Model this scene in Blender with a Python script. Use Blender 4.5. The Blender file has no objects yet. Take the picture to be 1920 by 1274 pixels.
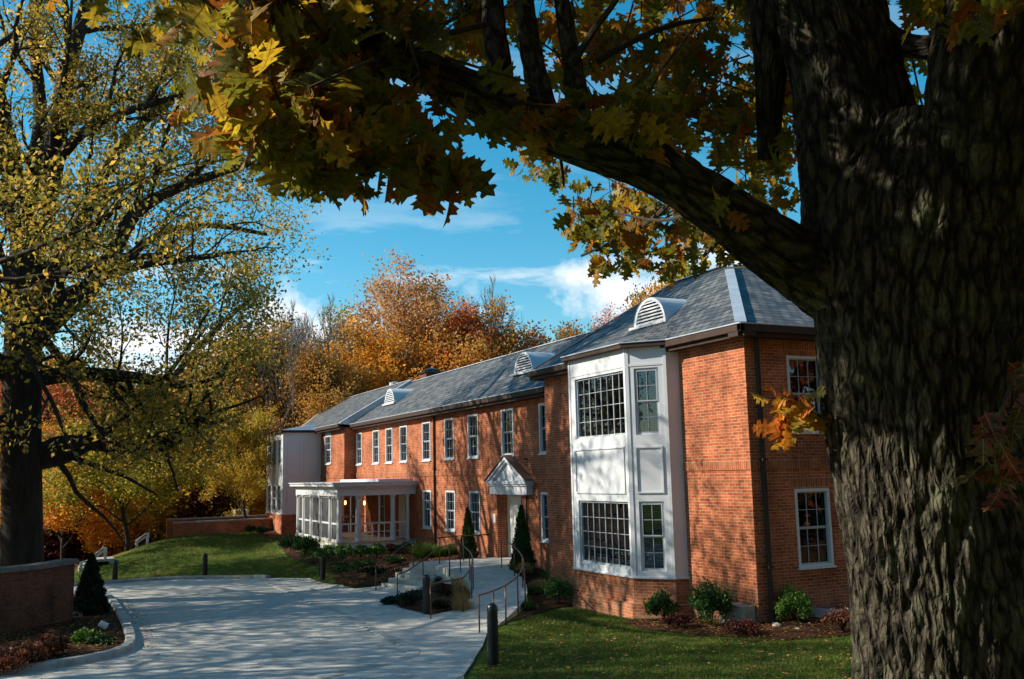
import bpy, bmesh, math, random
import numpy as np
from mathutils import Vector, Matrix, noise
from mathutils.geometry import delaunay_2d_cdt
random.seed(7); RNG=np.random.default_rng(7)
C=bpy.context.scene.collection
V=Vector
R_=math.radians
# ------------------------------------------------------------------ camera
YAW,PITCH,ROLL,FPX=0.45276853,0.13859224,-0.02253287,1800.0
ZC=2.8348
def cam_axes():
    cy,sy=math.cos(YAW),math.sin(YAW);cp,sp=math.cos(PITCH),math.sin(PITCH)
    fwd=np.array([sy*cp,cy*cp,sp]);right=np.array([cy,-sy,0]);up=np.cross(right,fwd)
    cr,sr=math.cos(ROLL),math.sin(ROLL)
    return cr*right+sr*up, -sr*right+cr*up, -fwd
AX=np.stack(cam_axes(),1)
def ray(x,y): return AX@np.array([(x-960)/FPX,-(y-637)/FPX,-1.0])
CP=np.array([0,0,ZC])
def onX(x,y,X): d=ray(x,y); return V(CP+d*X/d[0])
def onY(x,y,Y): d=ray(x,y); return V(CP+d*Y/d[1])
def onZ(x,y,Z): d=ray(x,y); return V(CP+d*(Z-ZC)/d[2])
def at(x,y,D):                       # point seen at (x,y), D metres away horizontally
    d=ray(x,y); return V(CP+d*D/np.hypot(d[0],d[1]))
cam=bpy.data.cameras.new('camera'); co=bpy.data.objects.new('camera',cam); C.objects.link(co)
co.matrix_world=Matrix([list(AX[0])+[0],list(AX[1])+[0],list(AX[2])+[ZC],[0,0,0,1]])
cam.sensor_width=36; cam.lens=36*FPX/1920; cam.clip_start=.05; cam.clip_end=2000
bpy.context.scene.camera=co
# ------------------------------------------------------------------ materials
def nodes(name):
    m=bpy.data.materials.new(name); m.use_nodes=True; nt=m.node_tree; nt.nodes.clear()
    out=nt.nodes.new('ShaderNodeOutputMaterial'); return m,nt,out
def N(nt,t,**k):
    n=nt.nodes.new('ShaderNode'+t)
    for a,b in k.items():
        if a in n.inputs: n.inputs[a].default_value=b
        else: setattr(n,a,b)
    return n
def L(nt,a,b): nt.links.new(a,b)
def c4(c): return (c[0],c[1],c[2],1)
def ramp(nt,fac,stops):
    r=N(nt,'ValToRGB'); e=r.color_ramp.elements
    while len(e)<len(stops): e.new(.5)
    for el,(p,c) in zip(e,stops): el.position=p; el.color=c4(c)
    L(nt,fac,r.inputs[0]); return r.outputs[0]
def noise_(nt,vec,scale,detail=4,rough=.55,out='Fac'):
    n=N(nt,'TexNoise'); n.inputs['Scale'].default_value=scale; n.inputs['Detail'].default_value=detail; n.inputs['Roughness'].default_value=rough
    if vec is not None: L(nt,vec,n.inputs['Vector'])
    return n.outputs[out]
def mix(nt,f,a,b,mode='MIX'):
    m=N(nt,'Mix',data_type='RGBA',blend_type=mode)
    for i,s in ((0,f),(6,a),(7,b)):
        if hasattr(s,'links') or hasattr(s,'is_linked'): L(nt,s,m.inputs[i])
        else: m.inputs[i].default_value=s if i==0 else c4(s)
    return m.outputs[2]
def bump(nt,h,st,dist,nrm=None):
    b=N(nt,'Bump'); b.inputs['Strength'].default_value=st; b.inputs['Distance'].default_value=dist; L(nt,h,b.inputs['Height'])
    if nrm is not None: L(nt,nrm,b.inputs['Normal'])
    return b.outputs[0]
def princ(nt,out,col,rough=.8,nrm=None,metal=0,spec=.5):
    p=N(nt,'BsdfPrincipled'); p.inputs['Roughness'].default_value=rough; p.inputs['Metallic'].default_value=metal; p.inputs['Specular IOR Level'].default_value=spec
    if hasattr(col,'links'): L(nt,col,p.inputs['Base Color'])
    else: p.inputs['Base Color'].default_value=c4(col)
    if nrm is not None: L(nt,nrm,p.inputs['Normal'])
    L(nt,p.outputs[0],out.inputs[0]); return p
def coord(nt,k='Object'): return N(nt,'TexCoord').outputs[k]
def M_plain(name,a,b=None,scale=3,rough=.7,bmp=0,bs=20,metal=0,spec=.5):
    m,nt,o=nodes(name); v=coord(nt); b=b or tuple(x*.75 for x in a)
    n=noise_(nt,v,scale,6); c=ramp(nt,n,[(.3,b),(.7,a)])
    nr=bump(nt,noise_(nt,v,bs,5),bmp,.02) if bmp else None
    princ(nt,o,c,rough,nr,metal,spec); return m
def M_brick(name,cA,cB,mort,bw=.215,rh=.0735,off=.5,rot=False,stain=.48,wash=1.0):
    m,nt,o=nodes(name); uv=coord(nt,'UV')
    if rot:
        mp=N(nt,'Mapping'); mp.inputs['Rotation'].default_value=(0,0,math.pi/2); L(nt,uv,mp.inputs[0]); uv=mp.outputs[0]
    b=N(nt,'TexBrick'); L(nt,uv,b.inputs['Vector']); b.offset=off
    for k,v in (('Scale',1),('Mortar Size',.0068),('Mortar Smooth',.25),('Bias',-.1),('Brick Width',bw),('Row Height',rh)): b.inputs[k].default_value=v
    b.inputs['Color1'].default_value=c4(cA); b.inputs['Color2'].default_value=c4(cB); b.inputs['Mortar'].default_value=c4(mort)
    g=coord(nt); n1=noise_(nt,g,1.1,5,.6); n2=noise_(nt,g,14,3)
    f=ramp(nt,n1,[(.3,(1-stain,)*3),(.72,(1.15,1.13,1.1))]); c=mix(nt,1.0,b.outputs[0],f,'MULTIPLY')
    f2=ramp(nt,n2,[(.3,(.78,.78,.78)),(.7,(1.12,1.12,1.12))]); c=mix(nt,1.0,c,f2,'MULTIPLY')
    inv=N(nt,'Math',operation='SUBTRACT'); inv.inputs[0].default_value=1; L(nt,b.outputs[1],inv.inputs[1])
    sz=N(nt,'SeparateXYZ'); L(nt,g,sz.inputs[0]); mz=N(nt,'MapRange'); mz.inputs[1].default_value=.25; mz.inputs[2].default_value=-.75; L(nt,sz.outputs[2],mz.inputs[0])
    mw=N(nt,'Math',operation='MULTIPLY'); L(nt,mz.outputs[0],mw.inputs[0]); L(nt,ramp(nt,noise_(nt,g,2.4,6,.7),[(.42,(0,0,0)),(.62,(.6*wash,.6*wash,.6*wash))]),mw.inputs[1]); c=mix(nt,mw.outputs[0],c,(.42,.30,.20))
    mk=N(nt,'Mapping'); mk.inputs['Scale'].default_value=(1.6,1.6,.12); L(nt,g,mk.inputs[0]); c=mix(nt,1.0,c,ramp(nt,noise_(nt,mk.outputs[0],2.2,5,.6),[(.3,(.78,.74,.72)),(.5,(1,1,1))]),'MULTIPLY')
    nr=bump(nt,inv.outputs[0],.6,.01); nr=bump(nt,noise_(nt,g,90,3),.25,.004,nr)
    princ(nt,o,c,.88,nr,0,.2); return m
def M_slate(name):
    m,nt,o=nodes(name); uv=coord(nt,'UV')
    wob=noise_(nt,uv,2.2,3); 
    wm=N(nt,'VectorMath',operation='SCALE'); cx=N(nt,'CombineXYZ'); L(nt,wob,cx.inputs[1]); L(nt,cx.outputs[0],wm.inputs[0]); wm.inputs['Scale'].default_value=.05
    ad=N(nt,'VectorMath',operation='ADD'); L(nt,uv,ad.inputs[0]); L(nt,wm.outputs[0],ad.inputs[1]); uv2=ad.outputs[0]
    b=N(nt,'TexBrick'); L(nt,uv2,b.inputs['Vector']); b.offset=.5
    for k,v in (('Scale',1),('Mortar Size',.02),('Mortar Smooth',.15),('Bias',0),('Brick Width',.30),('Row Height',.235)): b.inputs[k].default_value=v
    b.inputs['Color1'].default_value=c4((.165,.165,.165)); b.inputs['Color2'].default_value=c4((.055,.062,.075)); b.inputs['Mortar'].default_value=c4((.012,.014,.02))
    n1=noise_(nt,uv,1.3,6,.65); f=ramp(nt,n1,[(.28,(.55,.60,.66)),(.72,(1.35,1.3,1.2))]); c=mix(nt,1.0,b.outputs[0],f,'MULTIPLY')
    # each course is a wedge: thick at the lower edge
    sp=N(nt,'SeparateXYZ'); L(nt,uv2,sp.inputs[0]); dv=N(nt,'Math',operation='DIVIDE'); L(nt,sp.outputs[1],dv.inputs[0]); dv.inputs[1].default_value=.235
    fr=N(nt,'Math',operation='FRACT'); L(nt,dv.outputs[0],fr.inputs[0]); iv=N(nt,'Math',operation='SUBTRACT'); iv.inputs[0].default_value=1; L(nt,fr.outputs[0],iv.inputs[1])
    nr=bump(nt,iv.outputs[0],1.0,.03); nr=bump(nt,noise_(nt,uv,9,5),.4,.02,nr)
    princ(nt,o,c,.62,nr,0,.3); return m
def M_leaf(name,stops,trans=.45,rough=.55,big=None):
    m,nt,o=nodes(name); g=N(nt,'NewGeometry'); c=ramp(nt,g.outputs['Random Per Island'],stops)
    n=noise_(nt,coord(nt),.45 if big is None else big,3); f=ramp(nt,n,[(.3,(.7,.72,.75)),(.7,(1.25,1.2,1.1))]); c=mix(nt,1.0,c,f,'MULTIPLY')
    d=N(nt,'BsdfPrincipled'); d.inputs['Roughness'].default_value=rough; d.inputs['Specular IOR Level'].default_value=.3; L(nt,c,d.inputs['Base Color'])
    t=N(nt,'BsdfTranslucent'); L(nt,c,t.inputs[0]); s=N(nt,'MixShader'); s.inputs[0].default_value=trans
    L(nt,d.outputs[0],s.inputs[1]); L(nt,t.outputs[0],s.inputs[2]); L(nt,s.outputs[0],o.inputs[0]); return m
def M_oakleaf(name,stops,trans,big):
    m=M_leaf(name,stops,trans,.5,big); nt=m.node_tree; uv=coord(nt,'UV'); sp=N(nt,'SeparateXYZ'); L(nt,uv,sp.inputs[0])
    def mt(op,a,b):
        n=N(nt,'Math',operation=op)
        for i,q in enumerate((a,b)):
            if hasattr(q,'links'): L(nt,q,n.inputs[i])
            elif q is not None: n.inputs[i].default_value=q
        return n.outputs[0]
    av=mt('ABSOLUTE',sp.outputs[1],None); rib=mt('LESS_THAN',av,.010); f=mt('FRACT',mt('MULTIPLY',mt('SUBTRACT',sp.outputs[0],mt('MULTIPLY',av,.75)),5.2),None); lat=mt('MULTIPLY',mt('LESS_THAN',mt('ABSOLUTE',mt('SUBTRACT',f,.5),None),.035),.6)
    k=mt('MAXIMUM',rib,lat); bl=noise_(nt,uv,7,4); src=[n for n in nt.nodes if n.type=='MIX'][-1] if 0 else None
    d=next(n for n in nt.nodes if n.type=='BSDF_PRINCIPLED'); t=next(n for n in nt.nodes if n.type=='BSDF_TRANSLUCENT'); c=d.inputs['Base Color'].links[0].from_socket
    c=mix(nt,1.0,c,ramp(nt,bl,[(.35,(.62,.55,.5)),(.6,(1.15,1.15,1.1))]),'MULTIPLY'); c2=mix(nt,k,c,(.42,.36,.16)); L(nt,c2,d.inputs['Base Color']); c3=mix(nt,k,c,(.10,.05,.012)); L(nt,c3,t.inputs[0])
    b=bump(nt,k,.5,.004); L(nt,b,d.inputs['Normal']); return m
def M_bark(name,a,b,scale=6,zs=.18,dist=.03,lichen=None):
    m,nt,o=nodes(name); v=coord(nt); mp=N(nt,'Mapping'); mp.inputs['Scale'].default_value=(1,1,zs); L(nt,v,mp.inputs[0])
    n=noise_(nt,mp.outputs[0],scale,6,.65); n2=noise_(nt,v,25,5,.7); c=ramp(nt,n,[(.35,b),(.65,a)]); c=mix(nt,.35,c,ramp(nt,n2,[(.3,b),(.7,a)]))
    if lichen: c=mix(nt,ramp(nt,noise_(nt,v,3.1,6,.7),[(.52,(0,0,0)),(.66,(.6,.6,.6))]),c,lichen)
    nr=bump(nt,n,.9,dist); nr=bump(nt,n2,.5,dist*.3,nr); princ(nt,o,c,.9,nr,0,.15); return m
def M_oakbark():
    m,nt,o=nodes('furrowed_oak_bark'); v=coord(nt,'UV'); n0=noise_(nt,v,5,5,.6,'Color'); sc_=N(nt,'VectorMath',operation='SCALE'); L(nt,n0,sc_.inputs[0]); sc_.inputs['Scale'].default_value=.055
    ad=N(nt,'VectorMath',operation='ADD'); L(nt,v,ad.inputs[0]); L(nt,sc_.outputs[0],ad.inputs[1]); mp=N(nt,'Mapping'); mp.inputs['Scale'].default_value=(1,.30,1); L(nt,ad.outputs[0],mp.inputs[0])
    def vor(k):
        vo=N(nt,'TexVoronoi',feature='DISTANCE_TO_EDGE'); vo.inputs['Scale'].default_value=k; L(nt,mp.outputs[0],vo.inputs['Vector']); return vo.outputs['Distance']
    e1=ramp(nt,vor(19),[(0,(0,0,0)),(.22,(1,1,1))]); e2=ramp(nt,vor(47),[(0,(0,0,0)),(.25,(1,1,1))]); n=noise_(nt,v,30,8,.7); n3=noise_(nt,v,2.6,6,.65)
    h=mix(nt,.33,e1,e2); h=mix(nt,.30,h,n)
    c=ramp(nt,h,[(.12,(.006,.005,.004)),(.45,(.030,.025,.019)),(.85,(.095,.081,.058))]); c=mix(nt,ramp(nt,n3,[(.5,(0,0,0)),(.64,(.5,.5,.5))]),c,mix(nt,1.0,h,(.22,.23,.14),'MULTIPLY'))
    nr=bump(nt,h,1,.035); princ(nt,o,c,.92,nr,0,.12); return m
def M_glass(name):
    m,nt,o=nodes(name); t=N(nt,'BsdfTransparent'); t.inputs[0].default_value=(.62,.66,.66,1); g=N(nt,'BsdfGlossy'); g.inputs['Roughness'].default_value=.02; g.inputs['Color'].default_value=(.9,.95,1,1)
    f=N(nt,'Fresnel'); f.inputs[0].default_value=1.75; nb=bump(nt,noise_(nt,coord(nt),1.2,2),.12,.02); L(nt,nb,g.inputs['Normal'])
    s=N(nt,'MixShader'); L(nt,f.outputs[0],s.inputs[0]); L(nt,t.outputs[0],s.inputs[1]); L(nt,g.outputs[0],s.inputs[2]); L(nt,s.outputs[0],o.inputs[0]); return m
def M_screen(name):
    m,nt,o=nodes(name); t=N(nt,'BsdfTransparent'); d=N(nt,'BsdfDiffuse'); d.inputs[0].default_value=(.09,.09,.09,1); s=N(nt,'MixShader'); s.inputs[0].default_value=.82
    L(nt,t.outputs[0],s.inputs[1]); L(nt,d.outputs[0],s.inputs[2]); L(nt,s.outputs[0],o.inputs[0]); return m
def M_emit(name,c,s):
    m,nt,o=nodes(name); e=N(nt,'Emission'); e.inputs[0].default_value=c4(c); e.inputs[1].default_value=s; L(nt,e.outputs[0],o.inputs[0]); return m
def M_concrete(name,a,b,joint=None):
    m,nt,o=nodes(name); v=coord(nt); n=noise_(nt,v,.9,8,.7); n2=noise_(nt,v,60,3); c=ramp(nt,n,[(.3,b),(.7,a)])
    c=mix(nt,1.0,c,ramp(nt,n2,[(.3,(.85,.85,.85)),(.7,(1.08,1.08,1.08))]),'MULTIPLY')
    c=mix(nt,1.0,c,ramp(nt,noise_(nt,v,3.3,7,.75),[(.36,(.62,.62,.62)),(.5,(1,1,1))]),'MULTIPLY')
    mp=N(nt,'Mapping'); mp.inputs['Rotation'].default_value=(0,0,.12); mp.inputs['Scale'].default_value=(1,14,1); L(nt,v,mp.inputs[0])
    nr=bump(nt,noise_(nt,mp.outputs[0],4,3),.25,.01)
    if joint:
        mq=N(nt,'Mapping'); mq.inputs['Rotation'].default_value=(0,0,joint[1]+.35); L(nt,v,mq.inputs[0])
        b_=N(nt,'TexBrick'); L(nt,mq.outputs[0],b_.inputs['Vector']); b_.offset=0
        for k,q in (('Scale',1),('Mortar Size',.012),('Mortar Smooth',.2),('Brick Width',joint[0]),('Row Height',joint[0])): b_.inputs[k].default_value=q
        c=mix(nt,b_.outputs[1],c,(.2,.195,.19))
    princ(nt,o,c,.75,nr,0,.4); return m
def M_ground():
    m,nt,o=nodes('lawn_ground'); v=coord(nt)
    n=noise_(nt,v,.5,6,.6); n2=noise_(nt,v,18,6,.75)
    g=ramp(nt,n,[(.3,(.035,.075,.012)),(.5,(.075,.125,.018)),(.72,(.19,.17,.04))]); g=mix(nt,1.0,g,ramp(nt,n2,[(.3,(.5,.5,.45)),(.7,(1.4,1.35,1.2))]),'MULTIPLY')
    lit=ramp(nt,noise_(nt,v,7,7,.8),[(.3,(.03,.016,.008)),(.5,(.11,.05,.02)),(.65,(.22,.10,.03)),(.8,(.3,.19,.05))])
    sp=N(nt,'SeparateXYZ'); L(nt,v,sp.inputs[0])
    def ge(s,val,w):
        r=N(nt,'MapRange'); r.inputs[1].default_value=val-w; r.inputs[2].default_value=val+w; L(nt,s,r.inputs[0]); return r.outputs[0]
    a=ge(sp.outputs[1],62,2.0); b=ge(sp.outputs[0],21,1)
    x2=N(nt,'Math',operation='MAXIMUM'); L(nt,a,x2.inputs[0]); L(nt,b,x2.inputs[1])
    k=N(nt,'Math',operation='MULTIPLY_ADD'); L(nt,sp.outputs[0],k.inputs[0]); k.inputs[1].default_value=-1; L(nt,sp.outputs[1],k.inputs[2])
    k2=ge(k.outputs[0],51.5,1.2); x3=N(nt,'Math',operation='MAXIMUM'); L(nt,x2.outputs[0],x3.inputs[0]); L(nt,k2,x3.inputs[1])
    c=mix(nt,x3.outputs[0],g,lit); nr=bump(nt,n2,.8,.05); princ(nt,o,c,.95,nr,0,.1); return m
def M_mulch():
    m,nt,o=nodes('mulch'); v=coord(nt); n=noise_(nt,v,30,8,.8); vo=N(nt,'TexVoronoi'); vo.inputs['Scale'].default_value=28; L(nt,v,vo.inputs[0])
    c=ramp(nt,n,[(.3,(.018,.009,.005)),(.5,(.075,.032,.016)),(.7,(.2,.09,.04))]); c=mix(nt,.35,c,ramp(nt,vo.outputs['Distance'],[(0,(.16,.07,.035)),(.5,(.02,.01,.006))]))
    nr=bump(nt,n,1,.05); princ(nt,o,c,.95,nr,0,.1); return m
brickA,brickB,mortar=(.54,.145,.055),(.30,.068,.028),(.56,.38,.25)
MAT=dict(
 brick=M_brick('brick',brickA,brickB,mortar), soldier=M_brick('soldier',(.46,.14,.06),(.27,.07,.03),mortar,.215,.075,0,True),
 oldbrick=M_brick('garden_brick',(.22,.085,.045),(.14,.05,.03),(.17,.11,.075),wash=0.0), slate=M_slate('slate'),
 white=M_plain('white_paint',(.60,.615,.655),(.565,.58,.62),1.5,.45), offwhite=M_plain('cream_paint',(.72,.70,.66),(.64,.62,.59),2,.6),
 greyframe=M_plain('grey_sash',(.42,.45,.48),(.33,.36,.40),2,.5), brown=M_plain('brown_metal',(.06,.033,.024),(.035,.02,.016),3,.65,spec=.2),
 browntop=M_plain('copper_roof',(.22,.12,.075),(.10,.06,.045),2,.5), flash=M_plain('flashing',(.55,.60,.66),(.38,.43,.50),2,.35,metal=.3),
 black=M_plain('black_metal',(.014,.013,.015),(.009,.008,.010),3,.3), bronze=M_plain('bronze_rail',(.17,.085,.045),(.09,.045,.028),4,.35,metal=.4),
 glass=M_glass('window_glass'), screen=M_screen('insect_screen'), blind=M_plain('blind',(.50,.52,.50),(.42,.44,.43),2,.6), darkblind=M_plain('curtain',(.12,.135,.14),(.05,.06,.065),6,.8),
 lamp=M_emit('lamp_glow',(1,.62,.16),3), concrete=M_concrete('drive_concrete',(.60,.575,.53),(.43,.415,.39),(4.5,.28)), walk=M_concrete('walk_concrete',(.62,.59,.54),(.48,.46,.42),(2.4,.9)),
 step=M_concrete('step_concrete',(.56,.54,.50),(.40,.39,.36)), kerb=M_concrete('kerb_concrete',(.50,.49,.46),(.34,.33,.31)), coping=M_plain('coping_stone',(.20,.185,.165),(.10,.095,.09),5,.8,.4),
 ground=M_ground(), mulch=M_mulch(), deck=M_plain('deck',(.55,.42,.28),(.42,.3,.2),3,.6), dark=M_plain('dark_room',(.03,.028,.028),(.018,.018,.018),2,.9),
 stone=M_plain('stone',(.42,.38,.33),(.25,.22,.19),6,.8,.5), found=M_plain('foundation',(.42,.37,.30),(.3,.26,.21),3,.85,.3),
 bark=M_oakbark(), bark2=M_bark('grey_bark',(.055,.045,.036),(.016,.013,.011),5,.2,.03), bark3=M_bark('pale_bark',(.26,.22,.19),(.11,.09,.08),5,.2,.02),
 red_leaf=M_leaf('dark_red_leaf',[(0,(.035,.008,.007)),(.6,(.085,.016,.011)),(1,(.18,.045,.02))],.3),
 rustsh=M_leaf('rusty_shrub_leaf',[(0,(.09,.025,.014)),(.6,(.20,.06,.03)),(1,(.34,.14,.06))],.3),
 green=M_leaf('shrub_leaf',[(0,(.025,.07,.016)),(.6,(.055,.13,.025)),(1,(.13,.22,.04))],.3),
 bright=M_leaf('bright_shrub_leaf',[(0,(.05,.14,.02)),(.7,(.11,.24,.03)),(1,(.35,.42,.08))],.35),
 conif=M_leaf('conifer_leaf',[(0,(.015,.045,.012)),(1,(.05,.11,.02))],.2), darkconif=M_leaf('dark_conifer_leaf',[(0,(.008,.02,.008)),(1,(.02,.04,.014))],.15),
 tan=M_leaf('tan_grass',[(0,(.35,.22,.08)),(1,(.55,.38,.16))],.35), grass=M_leaf('grass_blade',[(0,(.045,.10,.013)),(.55,(.095,.165,.02)),(.85,(.19,.22,.035)),(1,(.32,.25,.08))],.4,big=.6),
 litter=M_leaf('fallen_leaf',[(0,(.10,.04,.015)),(.4,(.24,.10,.03)),(.8,(.4,.2,.05)),(1,(.45,.33,.12))],.2),
 oakleaf=M_oakleaf('oak_leaf',[(0,(.09,.12,.016)),(.3,(.20,.20,.022)),(.5,(.32,.24,.024)),(.68,(.38,.17,.02)),(.82,(.40,.11,.02)),(.9,(.5,.30,.02)),(1,(.55,.42,.03))],.6,2.2),
 sprig=M_oakleaf('orange_oak_leaf',[(0,(.20,.30,.05)),(.3,(.55,.30,.03)),(.6,(.62,.20,.03)),(1,(.60,.13,.02))],.45,9),
 redoak=M_oakleaf('red_oak_leaf',[(0,(.05,.09,.014)),(.5,(.14,.03,.012)),(1,(.3,.05,.02))],.45,3),
 lf_oak=M_leaf('olive_oak_leaf',[(0,(.13,.14,.03)),(.35,(.33,.27,.045)),(.7,(.60,.42,.06)),(1,(.60,.30,.06))],.55),
 lf_olive=M_leaf('olive_leaf',[(0,(.14,.17,.02)),(.4,(.30,.30,.035)),(.75,(.50,.40,.04)),(1,(.56,.32,.04))],.5),
 lf_yellow=M_leaf('yellow_leaf',[(0,(.20,.19,.02)),(.4,(.46,.32,.025)),(1,(.64,.34,.03))],.45,big=.9),
 lf_orange=M_leaf('orange_leaf',[(0,(.50,.29,.03)),(.5,(.78,.38,.04)),(1,(.74,.22,.03))],.5),
 lf_rust=M_leaf('rust_leaf',[(0,(.32,.09,.035)),(.5,(.60,.17,.05)),(1,(.66,.24,.07))],.5),
 lf_brown=M_leaf('brown_leaf',[(0,(.28,.15,.04)),(.5,(.50,.25,.05)),(1,(.62,.33,.06))],.5),
 lf_pink=M_leaf('pale_orange_leaf',[(0,(.48,.30,.10)),(.5,(.62,.34,.12)),(1,(.52,.22,.14))],.45),
 lf_green=M_leaf('green_leaf',[(0,(.04,.08,.02)),(.6,(.09,.14,.03)),(1,(.22,.22,.04))],.4),
)
# ------------------------------------------------------------------ object helpers
WLOC={}
def link(o,parent=None,local=False):
    C.objects.link(o)
    if parent is not None:
        o.parent=parent
        if not local: o.location=-WLOC.get(parent.name,V((0,0,0)))
    return o
def autouv(me):
    uv=me.uv_layers.new(name='uv'); n=len(me.loops)
    if not n: return
    vs=np.empty(len(me.vertices)*3); me.vertices.foreach_get('co',vs); vs=vs.reshape(-1,3)
    out=np.zeros((n,2))
    for p in me.polygons:
        nn=p.normal; u=V((0,0,1)).cross(nn)
        if u.length<1e-3: u=V((1,0,0))
        u.normalize()
        a=max(range(3),key=lambda i:abs(u[i]))
        if u[a]<0: u=-u
        w=nn.cross(u); w.normalize()
        if w.z<0 or (abs(w.z)<1e-4 and w.y<0): w=-w
        for li in p.loop_indices:
            c=vs[me.loops[li].vertex_index]; out[li]=(c[0]*u[0]+c[1]*u[1]+c[2]*u[2], c[0]*w[0]+c[1]*w[1]+c[2]*w[2])
    uv.data.foreach_set('uv',out.ravel())
class MB:
    def __init__(s): s.v=[];s.f=[]
    def poly(s,pts): 
        b=len(s.v); s.v+= [tuple(p) for p in pts]; s.f.append(tuple(range(b,b+len(pts)))); return s
    def prism(s,pts,d):                # closed slab: polygon pts extruded by vector d
        d=V(d); b=len(s.v); n=len(pts); s.v+=[tuple(p) for p in pts]+[tuple(V(p)+d) for p in pts]
        s.f.append(tuple(range(b,b+n))[::-1]); s.f.append(tuple(range(b+n,b+2*n)))
        for i in range(n): j=(i+1)%n; s.f.append((b+i,b+j,b+n+j,b+n+i))
        return s
    def box(s,a,b):
        (x0,y0,z0),(x1,y1,z1)=a,b
        return s.prism([(x0,y0,z0),(x1,y0,z0),(x1,y1,z0),(x0,y1,z0)],(0,0,z1-z0))
    def fbox(s,F,u0,u1,z0,z1,w0,w1):   # box in a wall frame
        return s.prism([F(u0,z0,w0),F(u1,z0,w0),F(u1,z1,w0),F(u0,z1,w0)],F(0,0,w1)-F(0,0,w0))
    def tube(s,pts,r,n=8,cap=True):
        pts=[V(p) for p in pts]; rs=r if hasattr(r,'__len__') else [r]*len(pts); b=len(s.v)
        t0=(pts[1]-pts[0]).normalized(); up=V((0,0,1)) if abs(t0.z)<.9 else V((1,0,0)); x=t0.cross(up).normalized()
        for i,p in enumerate(pts):
            t=(pts[min(i+1,len(pts)-1)]-pts[max(i-1,0)]).normalized(); x=(x-t*x.dot(t)); x.normalize(); y=t.cross(x)
            for k in range(n):
                a=2*math.pi*k/n; s.v.append(tuple(p+(x*math.cos(a)+y*math.sin(a))*rs[i]))
        for i in range(len(pts)-1):
            for k in range(n):
                k2=(k+1)%n; s.f.append((b+i*n+k,b+i*n+k2,b+(i+1)*n+k2,b+(i+1)*n+k))
        if cap: s.f.append(tuple(b+k for k in range(n))[::-1]); s.f.append(tuple(b+(len(pts)-1)*n+k for k in range(n)))
        return s
    def lathe(s,prof,c=(0,0,0),n=24):
        b=len(s.v)
        for r,z in prof:
            for k in range(n): a=2*math.pi*k/n; s.v.append((c[0]+r*math.cos(a),c[1]+r*math.sin(a),c[2]+z))
        for i in range(len(prof)-1):
            for k in range(n): k2=(k+1)%n; s.f.append((b+i*n+k,b+i*n+k2,b+(i+1)*n+k2,b+(i+1)*n+k))
        s.f.append(tuple(b+(len(prof)-1)*n+k for k in range(n))); return s
    def build(s,name,mat,parent=None,smooth=False,bevel=0,local=False,uv=True):
        me=bpy.data.meshes.new(name); me.from_pydata(s.v,[],s.f); me.update()
        bm=bmesh.new(); bm.from_mesh(me)
        if bevel: bmesh.ops.bevel(bm,geom=bm.edges[:],offset=bevel,segments=2,affect='EDGES',profile=.5)
        bmesh.ops.recalc_face_normals(bm,faces=bm.faces[:]); bm.to_mesh(me); bm.free()
        if uv: autouv(me)
        if smooth: me.polygons.foreach_set('use_smooth',[True]*len(me.polygons))
        me.materials.append(MAT[mat] if isinstance(mat,str) else mat)
        o=bpy.data.objects.new(name,me); link(o,parent,local); return o
def tag(o,label=None,cat=None,group=None,kind=None):
    for k,v in (('label',label),('category',cat),('group',group),('kind',kind)):
        if v: o[k]=v
    return o
def empty(name,loc,label,cat,group=None,rz=0):
    o=bpy.data.objects.new(name,None); C.objects.link(o); o.location=loc; o.rotation_euler=(0,0,rz); o.empty_display_size=.3
    WLOC[o.name]=V(loc); tag(o,label,cat,group); return o
def copy_tree(o,parent=None):
    c=o.copy(); C.objects.link(c)
    if parent is not None: c.parent=parent
    for ch in o.children: copy_tree(ch,c)
    return c
def np_mesh(name,verts,faces_per,nper,mat,parent=None,smooth=False,local=False):
    """verts (N,k,3), faces_per = list of index tuples (same length each) for one item"""
    Nn,k,_=verts.shape; fp=np.array(faces_per); m=fp.shape[1]
    idx=(fp[None]+ (np.arange(Nn)*k)[:,None,None]).reshape(-1)
    me=bpy.data.meshes.new(name); me.vertices.add(Nn*k); me.vertices.foreach_set('co',verts.reshape(-1).astype(np.float32))
    me.loops.add(len(idx)); me.loops.foreach_set('vertex_index',idx.astype(np.int32))
    nf=Nn*len(fp); me.polygons.add(nf); me.polygons.foreach_set('loop_start',(np.arange(nf)*m).astype(np.int32)); me.polygons.foreach_set('loop_total',np.full(nf,m,np.int32))
    me.update(calc_edges=True); me.materials.append(MAT[mat] if isinstance(mat,str) else mat)
    if smooth: me.polygons.foreach_set('use_smooth',[True]*nf)
    o=bpy.data.objects.new(name,me); link(o,parent,local); return o
def rand_frames(n,axis=None,spread=1.0,rng=RNG):
    """(n,3,3) random rotations; first axis biased to `axis`"""
    a=rng.normal(size=(n,3))*spread
    if axis is not None: a=a+np.asarray(axis)
    a/=np.linalg.norm(a,axis=1,keepdims=True); b=rng.normal(size=(n,3)); b-=a*(a*b).sum(1,keepdims=True); b/=np.linalg.norm(b,axis=1,keepdims=True)
    return np.stack([a,b,np.cross(a,b)],2)
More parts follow.
